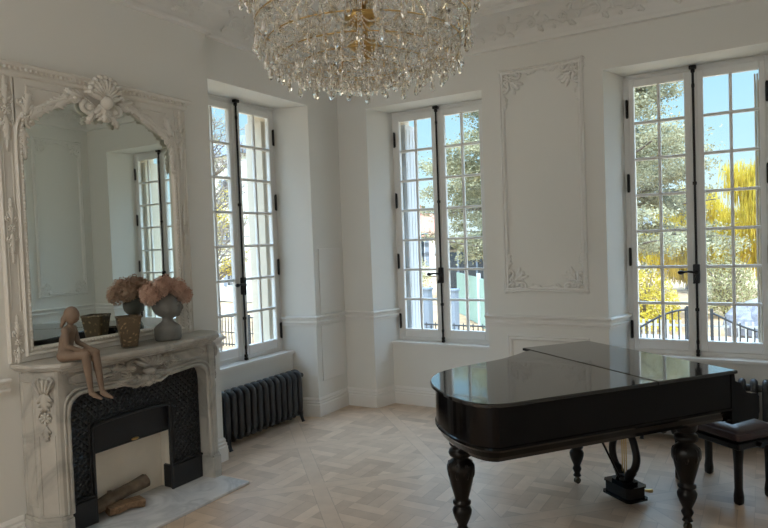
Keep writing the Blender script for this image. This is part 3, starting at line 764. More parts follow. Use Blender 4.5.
for sg in (-1, 1):
    b = MB(); a, c = sorted((sg*.585, sg*.685)); b.bbox((.001, a, 0), (.030, c, 1.68), .003)
    for y in (.592, .678): b.tube([(.031, sg*y, .01), (.031, sg*y, 1.66)], .006, 6)
    for y in (.61, .66): b.tube([(.031, sg*y, .30), (.031, sg*y, 1.28)], .0035, 6)
    pil = b.build('pilaster', 'gesso', tm)
    cx = sg*.635
    for z0, s in ((.78, 1.), (.12, .9), (1.46, 1.15)):
        b = MB(); st = s0 = b.mark()
        rosette(b, (0, 0), .026, .012, 7); leaf(b, (0, .02), PI/2, .12, .06, .010); leaf(b, (0, -.02), -PI/2, .14, .06, .010)
        for k in (-1, 1):
            scroll(b, (k*.018, .06), .020, 1.3, -PI/2, .006, k); scroll(b, (k*.016, -.065), .018, 1.3, PI/2, .006, -k)
        leaf(b, (0, .10), PI/2, .08, .035, .007); leaf(b, (0, -.12), -PI/2, .09, .03, .007)
        b.xf(Matrix.Translation((cx, z0, 0)) @ Matrix.Scale(s, 4), s0)
        b.xf(frameM((.030, 0, 0), (0, 1, 0), (0, 0, 1), (1, 0, 0)), st); b.build('carved_drop', 'gesso', pil)
    # corner spray over the shoulder of the arch
    b = MB(); st = b.mark(); s0 = st
    scroll(b, (.500, 2.485-Z0), .032, 1.5, -PI/2, .009, 1); leaf(b, (.53, 2.52-Z0), PI/2+.2, .16, .09, .012); leaf(b, (.52, 2.50-Z0), PI*.8, .14, .08, .012)
    leaf(b, (.545, 2.46-Z0), -PI/2, .15, .07, .012); rosette(b, (.535, 2.51-Z0), .032, .018, 7); scroll(b, (.555, 2.60-Z0), .026, 1.3, PI, .008, 1)
    scroll(b, (.44, 2.555-Z0), .026, 1.4, 0, .008, 1); leaf(b, (.44, 2.56-Z0), PI*.85, .12, .06, .010); leaf(b, (.54, 2.38-Z0), -PI/2, .12, .05, .010)
    leaf(b, (.35, 2.60-Z0), PI*.83, .12, .07, .012); scroll(b, (.27, 2.675-Z0), .030, 1.5, PI, .010, 1); leaf(b, (.27, 2.66-Z0), .9*PI, .12, .07, .013); leaf(b, (.29, 2.66-Z0), -.4, .12, .06, .010)
    b.xf(Matrix.Diagonal((sg, 1, 1, 1)), s0)
    b.xf(frameM((.038, 0, 0), (0, 1, 0), (0, 0, 1), (1, 0, 0)), st); b.build('corner_spray', 'gesso', tm)
# shell crest
b = MB(); st = b.mark(); zc = 2.685-Z0
for k in range(11):
    a = PI/2+(k-5)*.245; l = .085+.012*math.cos((k-5)*.5)
    b.ell((math.cos(a)*l*.75, zc+math.sin(a)*l*.95, .045), (l*.75, .017, .026), Matrix.Rotation(a, 3, 'Z'), 8, 6)
    b.ell((math.cos(a)*l*1.38, zc+math.sin(a)*l*1.6, .052), .017, nu=8, nv=6)
b.ell((0, zc-.01, .06), (.035, .045, .035))
leaf(b, (0, zc), -PI/2, .12, .13, .034); b.ell((0, zc-.105, .03), (.018, .03, .02))
for sg in (-1, 1):
    s0 = b.mark(); scroll(b, (.085, zc-.045), .042, 1.7, PI/2, .015, -1); scroll(b, (.165, zc+.0), .034, 1.5, PI/2, .013, 1)
    leaf(b, (.05, zc-.06), -1.1, .11, .06, .022); leaf(b, (.10, zc+.01), .2, .13, .07, .018); leaf(b, (.17, zc-.0), -.35, .12, .06, .015); leaf(b, (.06, zc+.03), .9, .09, .05, .02)
    b.xf(Matrix.Diagonal((sg, 1, 1, 1)), s0)
b.xf(frameM((.030, -.02, 0), (0, 1.15, 0), (0, 0, 1), (1.2, 0, 0)), st); b.build('shell_crest', 'gesso', tm)
# cornice with a row of beads
b = MB(); b.sweep([(.001, .685), (.036, .685), (.036, -.685), (.001, -.685)][::-1], [(0, 1.66), (-.008, 1.665), (-.014, 1.68), (-.014, 1.70), (-.034, 1.715), (-.040, 1.73), (-.034, 1.738), (0, 1.738)])
b.box((.001, -.685, 1.655), (.036, .685, 1.735)); cor = b.build('cornice', 'gesso', tm)
b = MB(); y = -.675
while y <= .676: b.ell((.058, y, 1.705), (.012, .011, .014), nu=8, nv=5); y += .031
b.build('bead_row', 'gesso', cor)

# ------------------------------------------------------------------ things on the mantel
ZS = 1.081
# seated clay figurine
def fig():
    b = MB(); c = lambda m, p, q, r1, r2, n=10: capsule(m, p, q, r1*1.22, r2*1.22, n)
    H0 = Vector((.325, -3.335, 1.118)); f = Vector((.86, .51, 0)); s = Vector((-.51, .86, 0))   # facing and its left side
    b.ell(H0, (.040, .050, .038), Matrix.Rotation(math.atan2(f.y, f.x), 3, 'Z'))
    hipR, hipL = H0-s*.026, H0+s*.026
    kR, kL = Vector((.452, -3.292, 1.120)), Vector((.458, -3.235, 1.122))
    aR, aL = Vector((.462, -3.275, .905)), Vector((.478, -3.215, .898))
    for h, k, a in ((hipR, kR, aR), (hipL, kL, aL)):
        c(b, h, k, .029, .021); c(b, k, k.lerp(a, .35), .021, .0195); c(b, k.lerp(a, .35), a, .0195, .0115)
        toe = a+f*.055+Vector((0, 0, -.042)); c(b, a+Vector((0, 0, -.010)), a+f*.02-Vector((0, 0, .024)), .013, .013); c(b, a+f*.012-Vector((0, 0, .02)), toe, .012, .008)
    ch = H0+f*.012+Vector((0, 0, .085)); nk = H0+f*.030+Vector((0, 0, .170))
    c(b, H0, ch, .035, .033); c(b, ch, nk-Vector((0, 0, .03)), .034, .030)
    for sg in (-1, 1):
        sh = nk+s*sg*.050-Vector((0, 0, .022)); el = H0+s*sg*.068+f*.045+Vector((0, 0, .062)); kn = (kL if sg > 0 else kR)
        ha = kn+Vector((0, 0, .022))-f*.012
        c(b, nk-Vector((0, 0, .024)), sh, .022, .018); c(b, sh, el, .0165, .013); c(b, el, ha, .013, .009)
        c(b, ha, ha+f*.024+Vector((0, 0, -.004)), .010, .006)
        for q in (-1, 0, 1): c(b, ha+f*.018+s*q*.006, ha+f*.036+s*q*.007-Vector((0, 0, .012)), .0042, .0034, 6)
    hd = nk+f*.022+Vector((0, 0, .056)); c(b, nk-Vector((0, 0, .02)), hd, .014, .013)
    R = Matrix.Rotation(math.atan2(f.y, f.x), 3, 'Z') @ Matrix.Rotation(.35, 3, 'Y')
    b.ell(hd, (.041, .036, .049), R, 14, 10)
    b.ell(hd+R @ Vector((.039, 0, -.006)), (.008, .0055, .011), R); b.ell(hd+R @ Vector((.034, 0, -.024)), (.005, .010, .004), R)
    for sg in (-1, 1): b.ell(hd+R @ Vector((-.002, sg*.034, -.004)), (.007, .004, .011), R); b.ell(hd+R @ Vector((.033, sg*.013, .006)), (.004, .007, .004), R)
    return b, hd, R, f, s
fb, hd, R, ff, ss = fig()
fg = remeshed(fb, .0045, 2).build('seated_figurine', 'clay', loc=(.325, -3.335, ZS))
tag(fg, 'slender brown clay figurine of a girl sitting on the mantel edge, legs dangling', 'figurine')
b = MB(); b.ell(hd+R @ Vector((-.010, 0, .010)), (.041, .038, .045), R, 14, 10); b.ell(hd+R @ Vector((-.030, -.022, -.028)), (.018, .016, .030), R); b.ell(hd+R @ Vector((-.028, -.028, -.055)), (.012, .012, .026), R)
remeshed(b, .005, 2).build('hair', 'clay', fg, world=True)

# patterned square pot
pt = empty('patterned_pot', (.245, -2.84, ZS), label='square tapered pot with a brown and gold floral pattern, between figurine and flower vase', cat='pot')
b = MB()
def sq(h, z, r=.016):
    P = []
    for cx, cy, a0 in ((1, 1, 0), (-1, 1, PI/2), (-1, -1, PI), (1, -1, -PI/2)):
        for k in range(4): a = a0+k/3*PI/2; P.append((cx*(h-r)+r*math.cos(a), cy*(h-r)+r*math.sin(a), z))
    return P
b.loft([sq(.052, .008), sq(.060, .06), sq(.070, .13), sq(.080, .208), sq(.074, .208), sq(.050, .03)], smooth=False, cap=False); b.add(sq(.052, .008), [tuple(range(15, -1, -1))]); b.add(sq(.050, .03), [tuple(range(16))])
b.build('body', 'pot', pt)
b = MB(); b.loft([sq(.0815, .200), sq(.083, .206), sq(.0815, .213), sq(.073, .213)], cap=False); b.build('rim', 'pot', pt)
b = MB(); b.loft([sq(.050, 0), sq(.054, .008)]); b.build('clear_foot', 'glass', pt)
pt.rotation_euler = (0, 0, -.52); pt.scale = (.92, .92, .96)

# bust vase, a head in profile
bv = Vector((.25, -2.53, ZS))
def bust():
    b = MB()
    rings = []
    for z, rx, ry in ((0, .056, .084), (.02, .060, .090), (.06, .061, .092), (.085, .060, .091), (.103, .054, .080), (.118, .044, .060), (.130, .036, .042), (.145, .032, .034), (.165, .034, .036), (.19, .040, .044), (.21, .03, .03)):
        rings.append([(rx*math.cos(t*PI/12), ry*math.sin(t*PI/12), z) for t in range(24)])
    b.loft(rings)
    b.ell((0, -.012, .245), (.074, .090, .086), nu=20, nv=14); b.ell((0, .034, .212), (.054, .052, .060), nu=16)
    b.ell((0, .068, .180), (.024, .022, .019)); b.ell((0, .097, .226), (.012, .015, .021)); b.ell((0, .089, .243), (.010, .012, .026)); b.ell((0, .088, .200), (.020, .012, .007)); b.ell((0, .086, .190), (.017, .010, .006))
    for sg in (-1, 1):
        b.ell((sg*.030, .074, .244), (.014, .010, .007)); b.ell((sg*.028, .080, .258), (.020, .008, .005)); b.ell((sg*.064, -.002, .215), (.008, .018, .026))
    return b
v = remeshed(bust(), .0065, 3); vb = v.build('bust_vase', 'greyclay', loc=(0, 0, 0)); vb.location = bv; vb.rotation_euler = (0, 0, -.72)
tag(vb, 'grey ceramic bust vase crowned with dried flowers, at the right end of the mantel', 'vase')
def hydrangea(p, r, n, seed, label):
    R_ = random.Random(seed); b = MB()
    for i in range(n):
        z = 1-2*(i+.5)/n; a = i*2.39996; q = math.sqrt(max(0, 1-z*z)); d = Vector((q*math.cos(a), q*math.sin(a), z))
        d = (d+Vector((R_.uniform(-.15, .15), R_.uniform(-.15, .15), R_.uniform(-.15, .15)))).normalized()
        c = d*r*R_.uniform(.72, 1.22); t = d.orthogonal().normalized(); t.rotate(Matrix.Rotation(R_.uniform(0, 6.3), 3, d)); w = d.cross(t); s_ = r*R_.uniform(.20, .30)
        for u, v_ in ((t, w), (w, -t), (-t, -w), (-w, t)):
            k = d*s_*R_.uniform(-.2, .9)
            b.add([c, c+(u*.9+v_*.45)*s_+k*.6, c+u*1.15*s_+k, c+(u*.9-v_*.45)*s_+k*.6], [(0, 1, 2, 3)], False)
    b.ell((0, 0, 0), r*.7, nu=10, nv=7)
    o = b.build('dried_hydrangea', 'petal'); o.location = p; tag(o, label, 'flower', 'dried pink hydrangeas in the bust vase')
    s = MB(); T = Vector((bv.x, bv.y, bv.z+.27))-Vector(p); s.tube([(0, 0, -r*.2), T*.6, T], .0035, 6); s.build('stem', 'leafd', o)
for i, (y, z, x, r, lb) in enumerate([(-.128, .315, .0, .060, 'dusty pink dried hydrangea head furthest left on the bust vase'), (-.065, .365, .02, .058, 'dusty pink dried hydrangea head left of the top of the bust vase'),
        (.005, .380, -.01, .056, 'dusty pink dried hydrangea head on the very top of the bust vase'), (.075, .352, .015, .058, 'dusty pink dried hydrangea head right of the top of the bust vase'),
        (.128, .292, .02, .052, 'dusty pink dried hydrangea head lowest on the right, over the face of the bust'), (-.085, .330, -.07, .055, 'dusty pink dried hydrangea head at the back left, near the mirror'),
        (.045, .345, -.075, .055, 'dusty pink dried hydrangea head at the back right, near the mirror')]):
    hydrangea((bv.x+x, bv.y+y*1.08, bv.z+z+.008), r*.98, 170, i, lb)
# brass socket plate low on the left wall
so = empty('socket_plate', (0, -3.83, .45), label='small brass socket plate low on the wall left of the fireplace', cat='socket')
b = MB(); b.bbox((0, -.045, -.045), (.006, .045, .045), .003); b.build('plate', 'brass', so)
b = MB(); b.st = 0; b.xf(Matrix.Identity(4)); b.lathe([(.022, 0), (.022, .004), (.018, .005)], n=16); b.xf(frameM((.005, 0, 0), (0, 1, 0), (0, 0, 1), (1, 0, 0))); b.build('socket', 'black', so)
# ------------------------------------------------------------------ grand piano
PA = math.radians(142.1); PO = (3.672, -1.475, 0)
pn = empty('grand_piano', PO, PA, label='black lacquered grand piano with its lid closed and turned legs', cat='piano')
def cm(pts, n=6, closed=False): return [(p[0], p[1]) for p in catmull([(a, c, 0) for a, c in pts], n, closed)]
tail = cm([(0, 1.42), (.008, 1.52), (.05, 1.60), (.14, 1.65), (.28, 1.668), (.45, 1.655), (.60, 1.62), (.74, 1.54), (.84, 1.43), (.90, 1.28), (.945, 1.10), (.99, .93), (1.06, .78), (1.13, .66), (1.16, .585)], 5)
LID0, LID1 = .893, .915
b = MB(); hy = .575
main = [(0, hy+.003)]+tail
def inset(poly, e):
    n = len(poly); out = []
    a = sum(poly[i][0]*poly[(i+1) % n][1]-poly[(i+1) % n][0]*poly[i][1] for i in range(n)); sg = 1 if a > 0 else -1
    for i in range(n):
        p0, p1, p2 = Vector(poly[i-1]), Vector(poly[i]), Vector(poly[(i+1) % n]); d0 = (p1-p0); d1 = (p2-p1)
        if d0.length < 1e-6 or d1.length < 1e-6: out.append(tuple(p1)); continue
        d0.normalize(); d1.normalize(); n0 = Vector((-d0.y, d0.x))*sg; n1 = Vector((-d1.y, d1.x))*sg; m = n0+n1
        if m.length < 1e-6: out.append(tuple(p1)); continue
        m.normalize(); k = min(1/max(m.dot(n0), .3), 2); out.append((p1.x+m.x*k*e, p1.y+m.y*k*e))
    return out
def slab(b, poly, z0, z1, e=.006, smooth=False):
    a = sum(poly[i][0]*poly[(i+1) % len(poly)][1]-poly[(i+1) % len(poly)][0]*poly[i][1] for i in range(len(poly)))
    if a < 0: poly = poly[::-1]
    q = inset(poly, e); b.loft([[(*p, z0) for p in q], [(*p, z0+e*.7) for p in poly], [(*p, z1-e*.7) for p in poly], [(*p, z1) for p in q]], smooth)
slab(b, main, LID0, LID1)
lid = b.build('lid', 'lidlac', pn)
b = MB(); slab(b, [(0, 0), (1.27, 0), (1.27, hy-.003), (0, hy-.003)], LID0, LID1)
flap = b.build('lid_flap', 'lidlac', lid)
b = MB()
for k in range(26): b.ell((.03+k*.045, hy, LID1+.0005), (.010, .004, .0025), nu=6, nv=4)
b.cyl((.02, hy, LID1-.001), (1.16, hy, LID1-.001), .0025, 6); b.build('piano_hinge', 'darkbrass', lid)
# case: straight bass side, bent treble side, tapered underside
case0 = [(.018, .06), (.018, 1.42)]+inset(tail, .0)[1:-1]
case_out = [(.018, .02)]+[(max(.018, p[0]-(.0 if p[0] < .5 else .02)), p[1]-(.018 if p[1] > 1.5 else .0)) for p in tail]+[(1.215, .56), (1.245, .50), (1.25, .02)]
a = sum(case_out[i][0]*case_out[(i+1) % len(case_out)][1]-case_out[(i+1) % len(case_out)][0]*case_out[i][1] for i in range(len(case_out)))
if a < 0: case_out = case_out[::-1]
def zring(z, e): return [(*p, z) for p in inset(case_out, e)]
b = MB(); b.loft([zring(.612, .075), zring(.618, .045), zring(.645, .022), zring(.675, .006), zring(.688, -.006), zring(.698, -.004), zring(.702, .002), zring(.893, .002)], smooth=False)
b.build('case', 'piano', pn)
# arms, keybed, fallboard, keys
for x0, x1 in ((.016, .062), (1.208, 1.252)):
    prof = [(.03, .606), (-.17, .620), (-.185, .650), (-.185, .742), (-.170, .760), (-.120, .768), (-.085, .776), (-.060, .800), (-.045, .830), (-.020, .842), (.0, .850), (.006, .892), (.03, .892)]
    b = MB(); b.prism(prof, x0, x1); b.xf(frameM((0, 0, 0), (0, 1, 0), (0, 0, 1), (1, 0, 0))); b.build('arm', 'piano', pn)
b = MB(); b.bbox((.062, -.175, .612), (1.208, .05, .668)); b.build('keybed', 'piano', pn)
b = MB(); b.bbox((.062, -.180, .668), (1.208, -.160, .700)); b.build('key_slip', 'piano', pn)
b = MB(); b.prism([(-.15, .700), (-.14, .728), (.0, .745), (.015, .89), (.03, .89), (.03, .70)], .065, 1.205); b.xf(frameM((0, 0, 0), (0, 1, 0), (0, 0, 1), (1, 0, 0))); b.build('fallboard', 'piano', pn)
LEGP = [(.030, .055), (.020, .075), (.026, .085), (.034, .105), (.024, .125), (.028, .135), (.042, .165), (.052, .195), (.054, .215), (.044, .232), (.034, .240), (.050, .250), (.050, .262), (.036, .268),
        (.040, .285), (.058, .35), (.072, .41), (.078, .445), (.076, .465), (.060, .488), (.044, .500), (.040, .508), (.060, .518), (.066, .535), (.060, .552), (.042, .560), (.050, .568), (.060, .58), (.064, .62)]
def piano_leg(x, y, s=1.):
    st = MB(); st.lathe([(r*s, z) for r, z in LEGP], n=28)
    for k in range(8):   # carved petals around the bulb
        a = 2*PI*k/8; st.ell((.064*s*math.cos(a), .064*s*math.sin(a), .44), (.016*s, .016*s, .045), nu=8, nv=6)
    o = st.build('leg', 'pianow', pn); o.location = (x, y, 0)
    c = MB(); c.cyl((-.012, 0, .021), (.012, 0, .021), .021, 16); c.lathe([(.008, .02), (.010, .045), (.022, .05), (.024, .058)], n=12); c.bbox((-.018, -.006, .018), (-.013, .006, .052)); c.bbox((.013, -.006, .018), (.018, .006, .052))
    c.build('caster', 'darkbrass', o); return o
piano_leg(.135, .25); piano_leg(.97, .36, .9); piano_leg(.50, 1.50)
# pedal lyre
ly = empty('pedal_lyre'); ly.parent = pn; ly.location = (.60, .28, 0)
b = MB()
for sg in (-1, 1):
    pts = catmull([(sg*.028, 0, .15), (sg*.040, 0, .185), (sg*.075, 0, .24), (sg*.088, 0, .31), (sg*.072, 0, .39), (sg*.048, 0, .46), (sg*.055, 0, .54), (sg*.072, 0, .60), (sg*.070, 0, .62)], 5)
    b.tube(pts, [.026 if i < 8 else .020 for i in range(len(pts))], 10)
b.xf(Matrix.Diagonal((1.22, 1.15, 1, 1))); b.bbox((-.09, -.03, .595), (.09, .03, .625)); b.lathe([(.05, .125), (.035, .14), (.030, .16), (.036, .175)], n=16); b.build('lyre_frame', 'pianow', ly)
for x in (-.018, 0, .018): b = MB(); b.cyl((x, 0, .17), (x, 0, .60), .0035, 8); b.build('rod', 'brass', ly)
b = MB(); oc = lambda h, d, c=.02: [(-h+c, -d), (h-c, -d), (h, -d+c), (h, d-c), (h-c, d), (-h+c, d), (-h, d-c), (-h, -d+c)]
b.prism(oc(.125, .085), .035, .048); b.prism(oc(.112, .074), .048, .115); b.prism(oc(.118, .080), .115, .124); b.prism(oc(.075, .055), .124, .14); b.build('pedal_box', 'piano', ly)
for x in (-.045, .045):
    b = MB(); b.tube([(x, -.06, .062), (x, -.12, .062), (x, -.155, .052), (x, -.175, .050)], [.008, .008, .012, .013], 8); b.build('pedal', 'brass', ly)
b = MB(); b.tube([(0, .04, .16), (0, .28, .615)], .007, 8); b.build('brace', 'pianow', ly)

# ------------------------------------------------------------------ piano bench
bn = empty('piano_bench', (3.555, -.835, 0), math.radians(-37.9), label='black wooden piano bench with a dark brown leather seat, at the keyboard', cat='bench')
BW, BD = .26, .165
for sx in (-1, 1):
    for sy in (-1, 1):
        b = MB(); rings = []
        for z, w in ((0, .016), (.012, .022), (.05, .023), (.10, .0185), (.25, .020), (.375, .026)):
            rings.append([(sx*(BW-.03)+cx*w, sy*(BD-.03)+cy*w, z) for cx, cy in ((-1, -.8), (-.8, -1), (.8, -1), (1, -.8), (1, .8), (.8, 1), (-.8, 1), (-1, .8))])
        b.loft(rings); b.build('leg', 'pianow', bn)
b = MB(); b.bbox((-BW, -BD, .345), (BW, BD, .385), .006); b.build('apron', 'pianow', bn)
b = MB(); b.bbox((-BW+.02, -BD+.02, .385), (BW-.02, BD-.02, .40)); b.build('lift_frame', 'pianow', bn)
rings = []
def rr(hx, hy, z, r=.03):
    P = []
    for cx, cy, a0 in ((1, 1, 0), (-1, 1, PI/2), (-1, -1, PI), (1, -1, -PI/2)):
        for k in range(5): a = a0+k/4*PI/2; P.append((cx*(hx-r)+r*math.cos(a), cy*(hy-r)+r*math.sin(a), z))
    return P
b = MB(); b.loft([rr(BW-.005, BD-.005, .40), rr(BW+.005, BD+.005, .41), rr(BW+.006, BD+.006, .445), rr(BW-.005, BD-.005, .464), rr(BW-.06, BD-.05, .482), rr(BW-.15, BD-.10, .492)]); cu = b.build('cushion', 'leather', bn)
for sx in (-1, 1):
    b = MB(); b.cyl((sx*BW, 0, .365), (sx*(BW+.035), 0, .365), .018, 14); b.build('height_knob', 'pianow', bn)
b = MB(); b.tube([(x, y, .447) for x, y, _ in rr(BW+.006, BD+.006, 0)], .004, 6, closed=True); b.build('piping', 'leather', cu)

# ------------------------------------------------------------------ chandelier
CH = Vector((2.20, -2.95, 0))
ch = empty('crystal_chandelier', (CH.x, CH.y, 2.36), label='large crystal chandelier with strings of cut glass drops and brass fittings, hanging from the ceiling', cat='chandelier')
def cz(z): return z-2.36
b = MB(); b.lathe([(.0, .20), (.02, .205), (.03, .23), (.055, .255), (.075, .27), (.07, .285), (.03, .295), (.022, .34), (.04, .37), (.085, .39), (.085, .41), (.05, .425), (.02, .44), (.018, .60), (.05, .63), (.06, .66), (.02, .69), (.014, .9), (.05, .95), (.03, 1.0), (.008, 1.04), (.008, 1.36)], n=24)
b.build('stem', 'brass', ch)
b = MB(); b.lathe([(.0, 1.38), (.06, 1.39), (.075, 1.42), (.05, 1.438)], n=24); b.build('ceiling_rose', 'brass', ch)
for q in ([(.03, .46), (.055, .48), (.05, .52), (.025, .56)], [(.03, .70), (.07, .74), (.06, .79), (.025, .84)], [(.012, .16), (.045, .185), (.03, .215)]):
    b = MB(); b.lathe(q, n=16, smooth=False); b.build('glass_baluster', 'crystal', ch)
HO = [(.50, .37), (.455, .275), (.385, .215), (.285, .185), (.16, .165)]
for r, z in HO:
    b = MB(); b.tube([(r*math.cos(a*PI/24), r*math.sin(a*PI/24), z) for a in range(48)], .003, 6, closed=True)
    b.build('hoop', 'brass', ch)
def bead(b, p, r, n=6): b.ell(p, (r, r, r), nu=n, nv=4, smooth=False)
def string(b, a, c, sag, r, step=None):
    a, c = Vector(a), Vector(c); L = (c-a).length*1.05+sag; n = max(2, int(L/(step or r*2.4)))
    for i in range(n+1):
        t = i/n; p = a.lerp(c, t); p.z -= sag*4*t*(1-t); bead(b, p, r)
def drop_mb(s):
    b = MB(); bead(b, (0, 0, -.008*s), .007*s)
    b.lathe([(.001, -.018*s), (.006*s, -.026*s), (.013*s, -.052*s), (.016*s, -.068*s), (.011*s, -.082*s), (.001, -.090*s)], n=6, smooth=False); return b
NA = 12; rc = random.Random(3)
for k in range(NA):
    a = 2*PI*k/NA+.13; d = Vector((math.cos(a), math.sin(a), 0))
    P = catmull([d*.04+Vector((0, 0, .40)), d*.14+Vector((0, 0, .33)), d*.27+Vector((0, 0, .33)), d*.38+Vector((0, 0, .43)), d*.45+Vector((0, 0, .52)), d*.505+Vector((0, 0, .50)), d*.515+Vector((0, 0, .45))], 5) if k % 2 else \
        catmull([d*.04+Vector((0, 0, .45)), d*.12+Vector((0, 0, .62)), d*.25+Vector((0, 0, .66)), d*.36+Vector((0, 0, .52)), d*.43+Vector((0, 0, .44)), d*.50+Vector((0, 0, .46)), d*.515+Vector((0, 0, .52))], 5)
    b = MB(); b.tube(P, .0085, 6, smooth=False); arm = b.build('arm', 'crystald', ch)
    e = P[-1]; e = Vector((d.x*.515, d.y*.515, max(e.z, .50)))
    b = MB(); b.lathe([(.004, -.02), (.012, -.012), (.045, .004), (.048, .010), (.014, .004)], tuple(e), 12, smooth=False); b.build('bobeche', 'crystal', arm)
    b = MB(); b.lathe([(.011, .0), (.011, .09)], tuple(e), 12); b.build('candle_sleeve', 'candle', arm)
    b = MB(); b.lathe([(.005, .09), (.012, .11), (.012, .125), (.004, .155), (.001, .17)], tuple(e), 10); b.build('bulb', 'crystald', arm)
# hundred largest drops, each its own piece, sharing meshes
dm = {}
cnt = 0
for (r, z), n, s in zip(HO[:4], (28, 30, 24, 18), (1.0, .9, .78, .72)):
    for k in range(n):
        a = 2*PI*k/n; hang = rc.uniform(.0, .03)
        if s not in dm: o = drop_mb(s).build('pendant_drop', 'crystal', ch); dm[s] = o
        else: o = dm[s].copy(); COL.objects.link(o); o.parent = ch
        o.location = (r*math.cos(a), r*math.sin(a), z-.035-hang); o.rotation_euler = (0, 0, rc.uniform(0, 1)); cnt += 1
b = MB()
for i, (r, z) in enumerate(HO):
    n = (28, 30, 24, 18, 12)[i]
    for k in range(n):
        a = 2*PI*k/n; a2 = 2*PI*(k+1)/n; p = (r*math.cos(a), r*math.sin(a), z); q = (r*math.cos(a2), r*math.sin(a2), z)
        string(b, p, (p[0], p[1], z-.035), 0, .0050)
        string(b, p, q, .045 if i < 2 else .03, .0045); string(b, p, q, .075 if i < 2 else .05, .004)
        if i < 4:
            r2, z2 = HO[i+1]; aa = a+.06; string(b, p, (r2*math.cos(aa), r2*math.sin(aa), z2), .022, .0055)
        if i == 4:
            st = b.mark(); m = drop_mb(.8); b.add([v+Vector((p[0], p[1], z-.02)) for v in m.v], m.f)
for r, z, n in ((.42, .23, 34), (.33, .19, 28), (.22, .165, 20), (.12, .14, 12), (.05, .12, 6)):   # inner skirt of drops
    for k in range(n):
        a = 2*PI*k/n+r*9; p = Vector((r*math.cos(a), r*math.sin(a), z+.01)); m = drop_mb(.8); b.add([v+p+Vector((0, 0, -rc.uniform(.0, .02))) for v in m.v], m.f)
        string(b, p+Vector((0, 0, .09)), p, 0, .0045)
for k in range(24):       # strings from the crown down to the outer hoop
    a = 2*PI*k/24; c_, s_ = math.cos(a), math.sin(a)
    string(b, (c_*.07, s_*.07, .95), (c_*.485, s_*.485, .42), .10, .0065)
    string(b, (c_*.08, s_*.08, .60), (c_*.415, s_*.415, .33), .10, .0065)
for k in range(NA):       # garlands between the arms, with drops under each candle cup
    a = 2*PI*k/NA+.13; a2 = a+2*PI/NA
    for rr_, z, sg in ((.515, .50, .10), (.515, .50, .16), (.36, .50, .10)): string(b, (rr_*math.cos(a), rr_*math.sin(a), z), (rr_*math.cos(a2), rr_*math.sin(a2), z), sg, .006)
    for j in range(5):
        t = 2*PI*j/5; p = Vector((.515*math.cos(a)+.045*math.cos(t), .515*math.sin(a)+.045*math.sin(t), .50)); m = drop_mb(.75); b.add([v+p for v in m.v], m.f)
tag(b.build('crystal_strands', 'crystal', ch), kind='stuff')
for k in range(6):        # glass spires with a bead finial on the rim
    a = 2*PI*k/6+.5; d = Vector((math.cos(a), math.sin(a), 0)); p = d*.50; b = MB()
    b.lathe([(.008, .38), (.013, .41), (.009, .45), (.013, .56), (.008, .66), (.003, .74)], (p.x, p.y, 0), 6, smooth=False)
    b.build('glass_spire', 'crystald', ch)
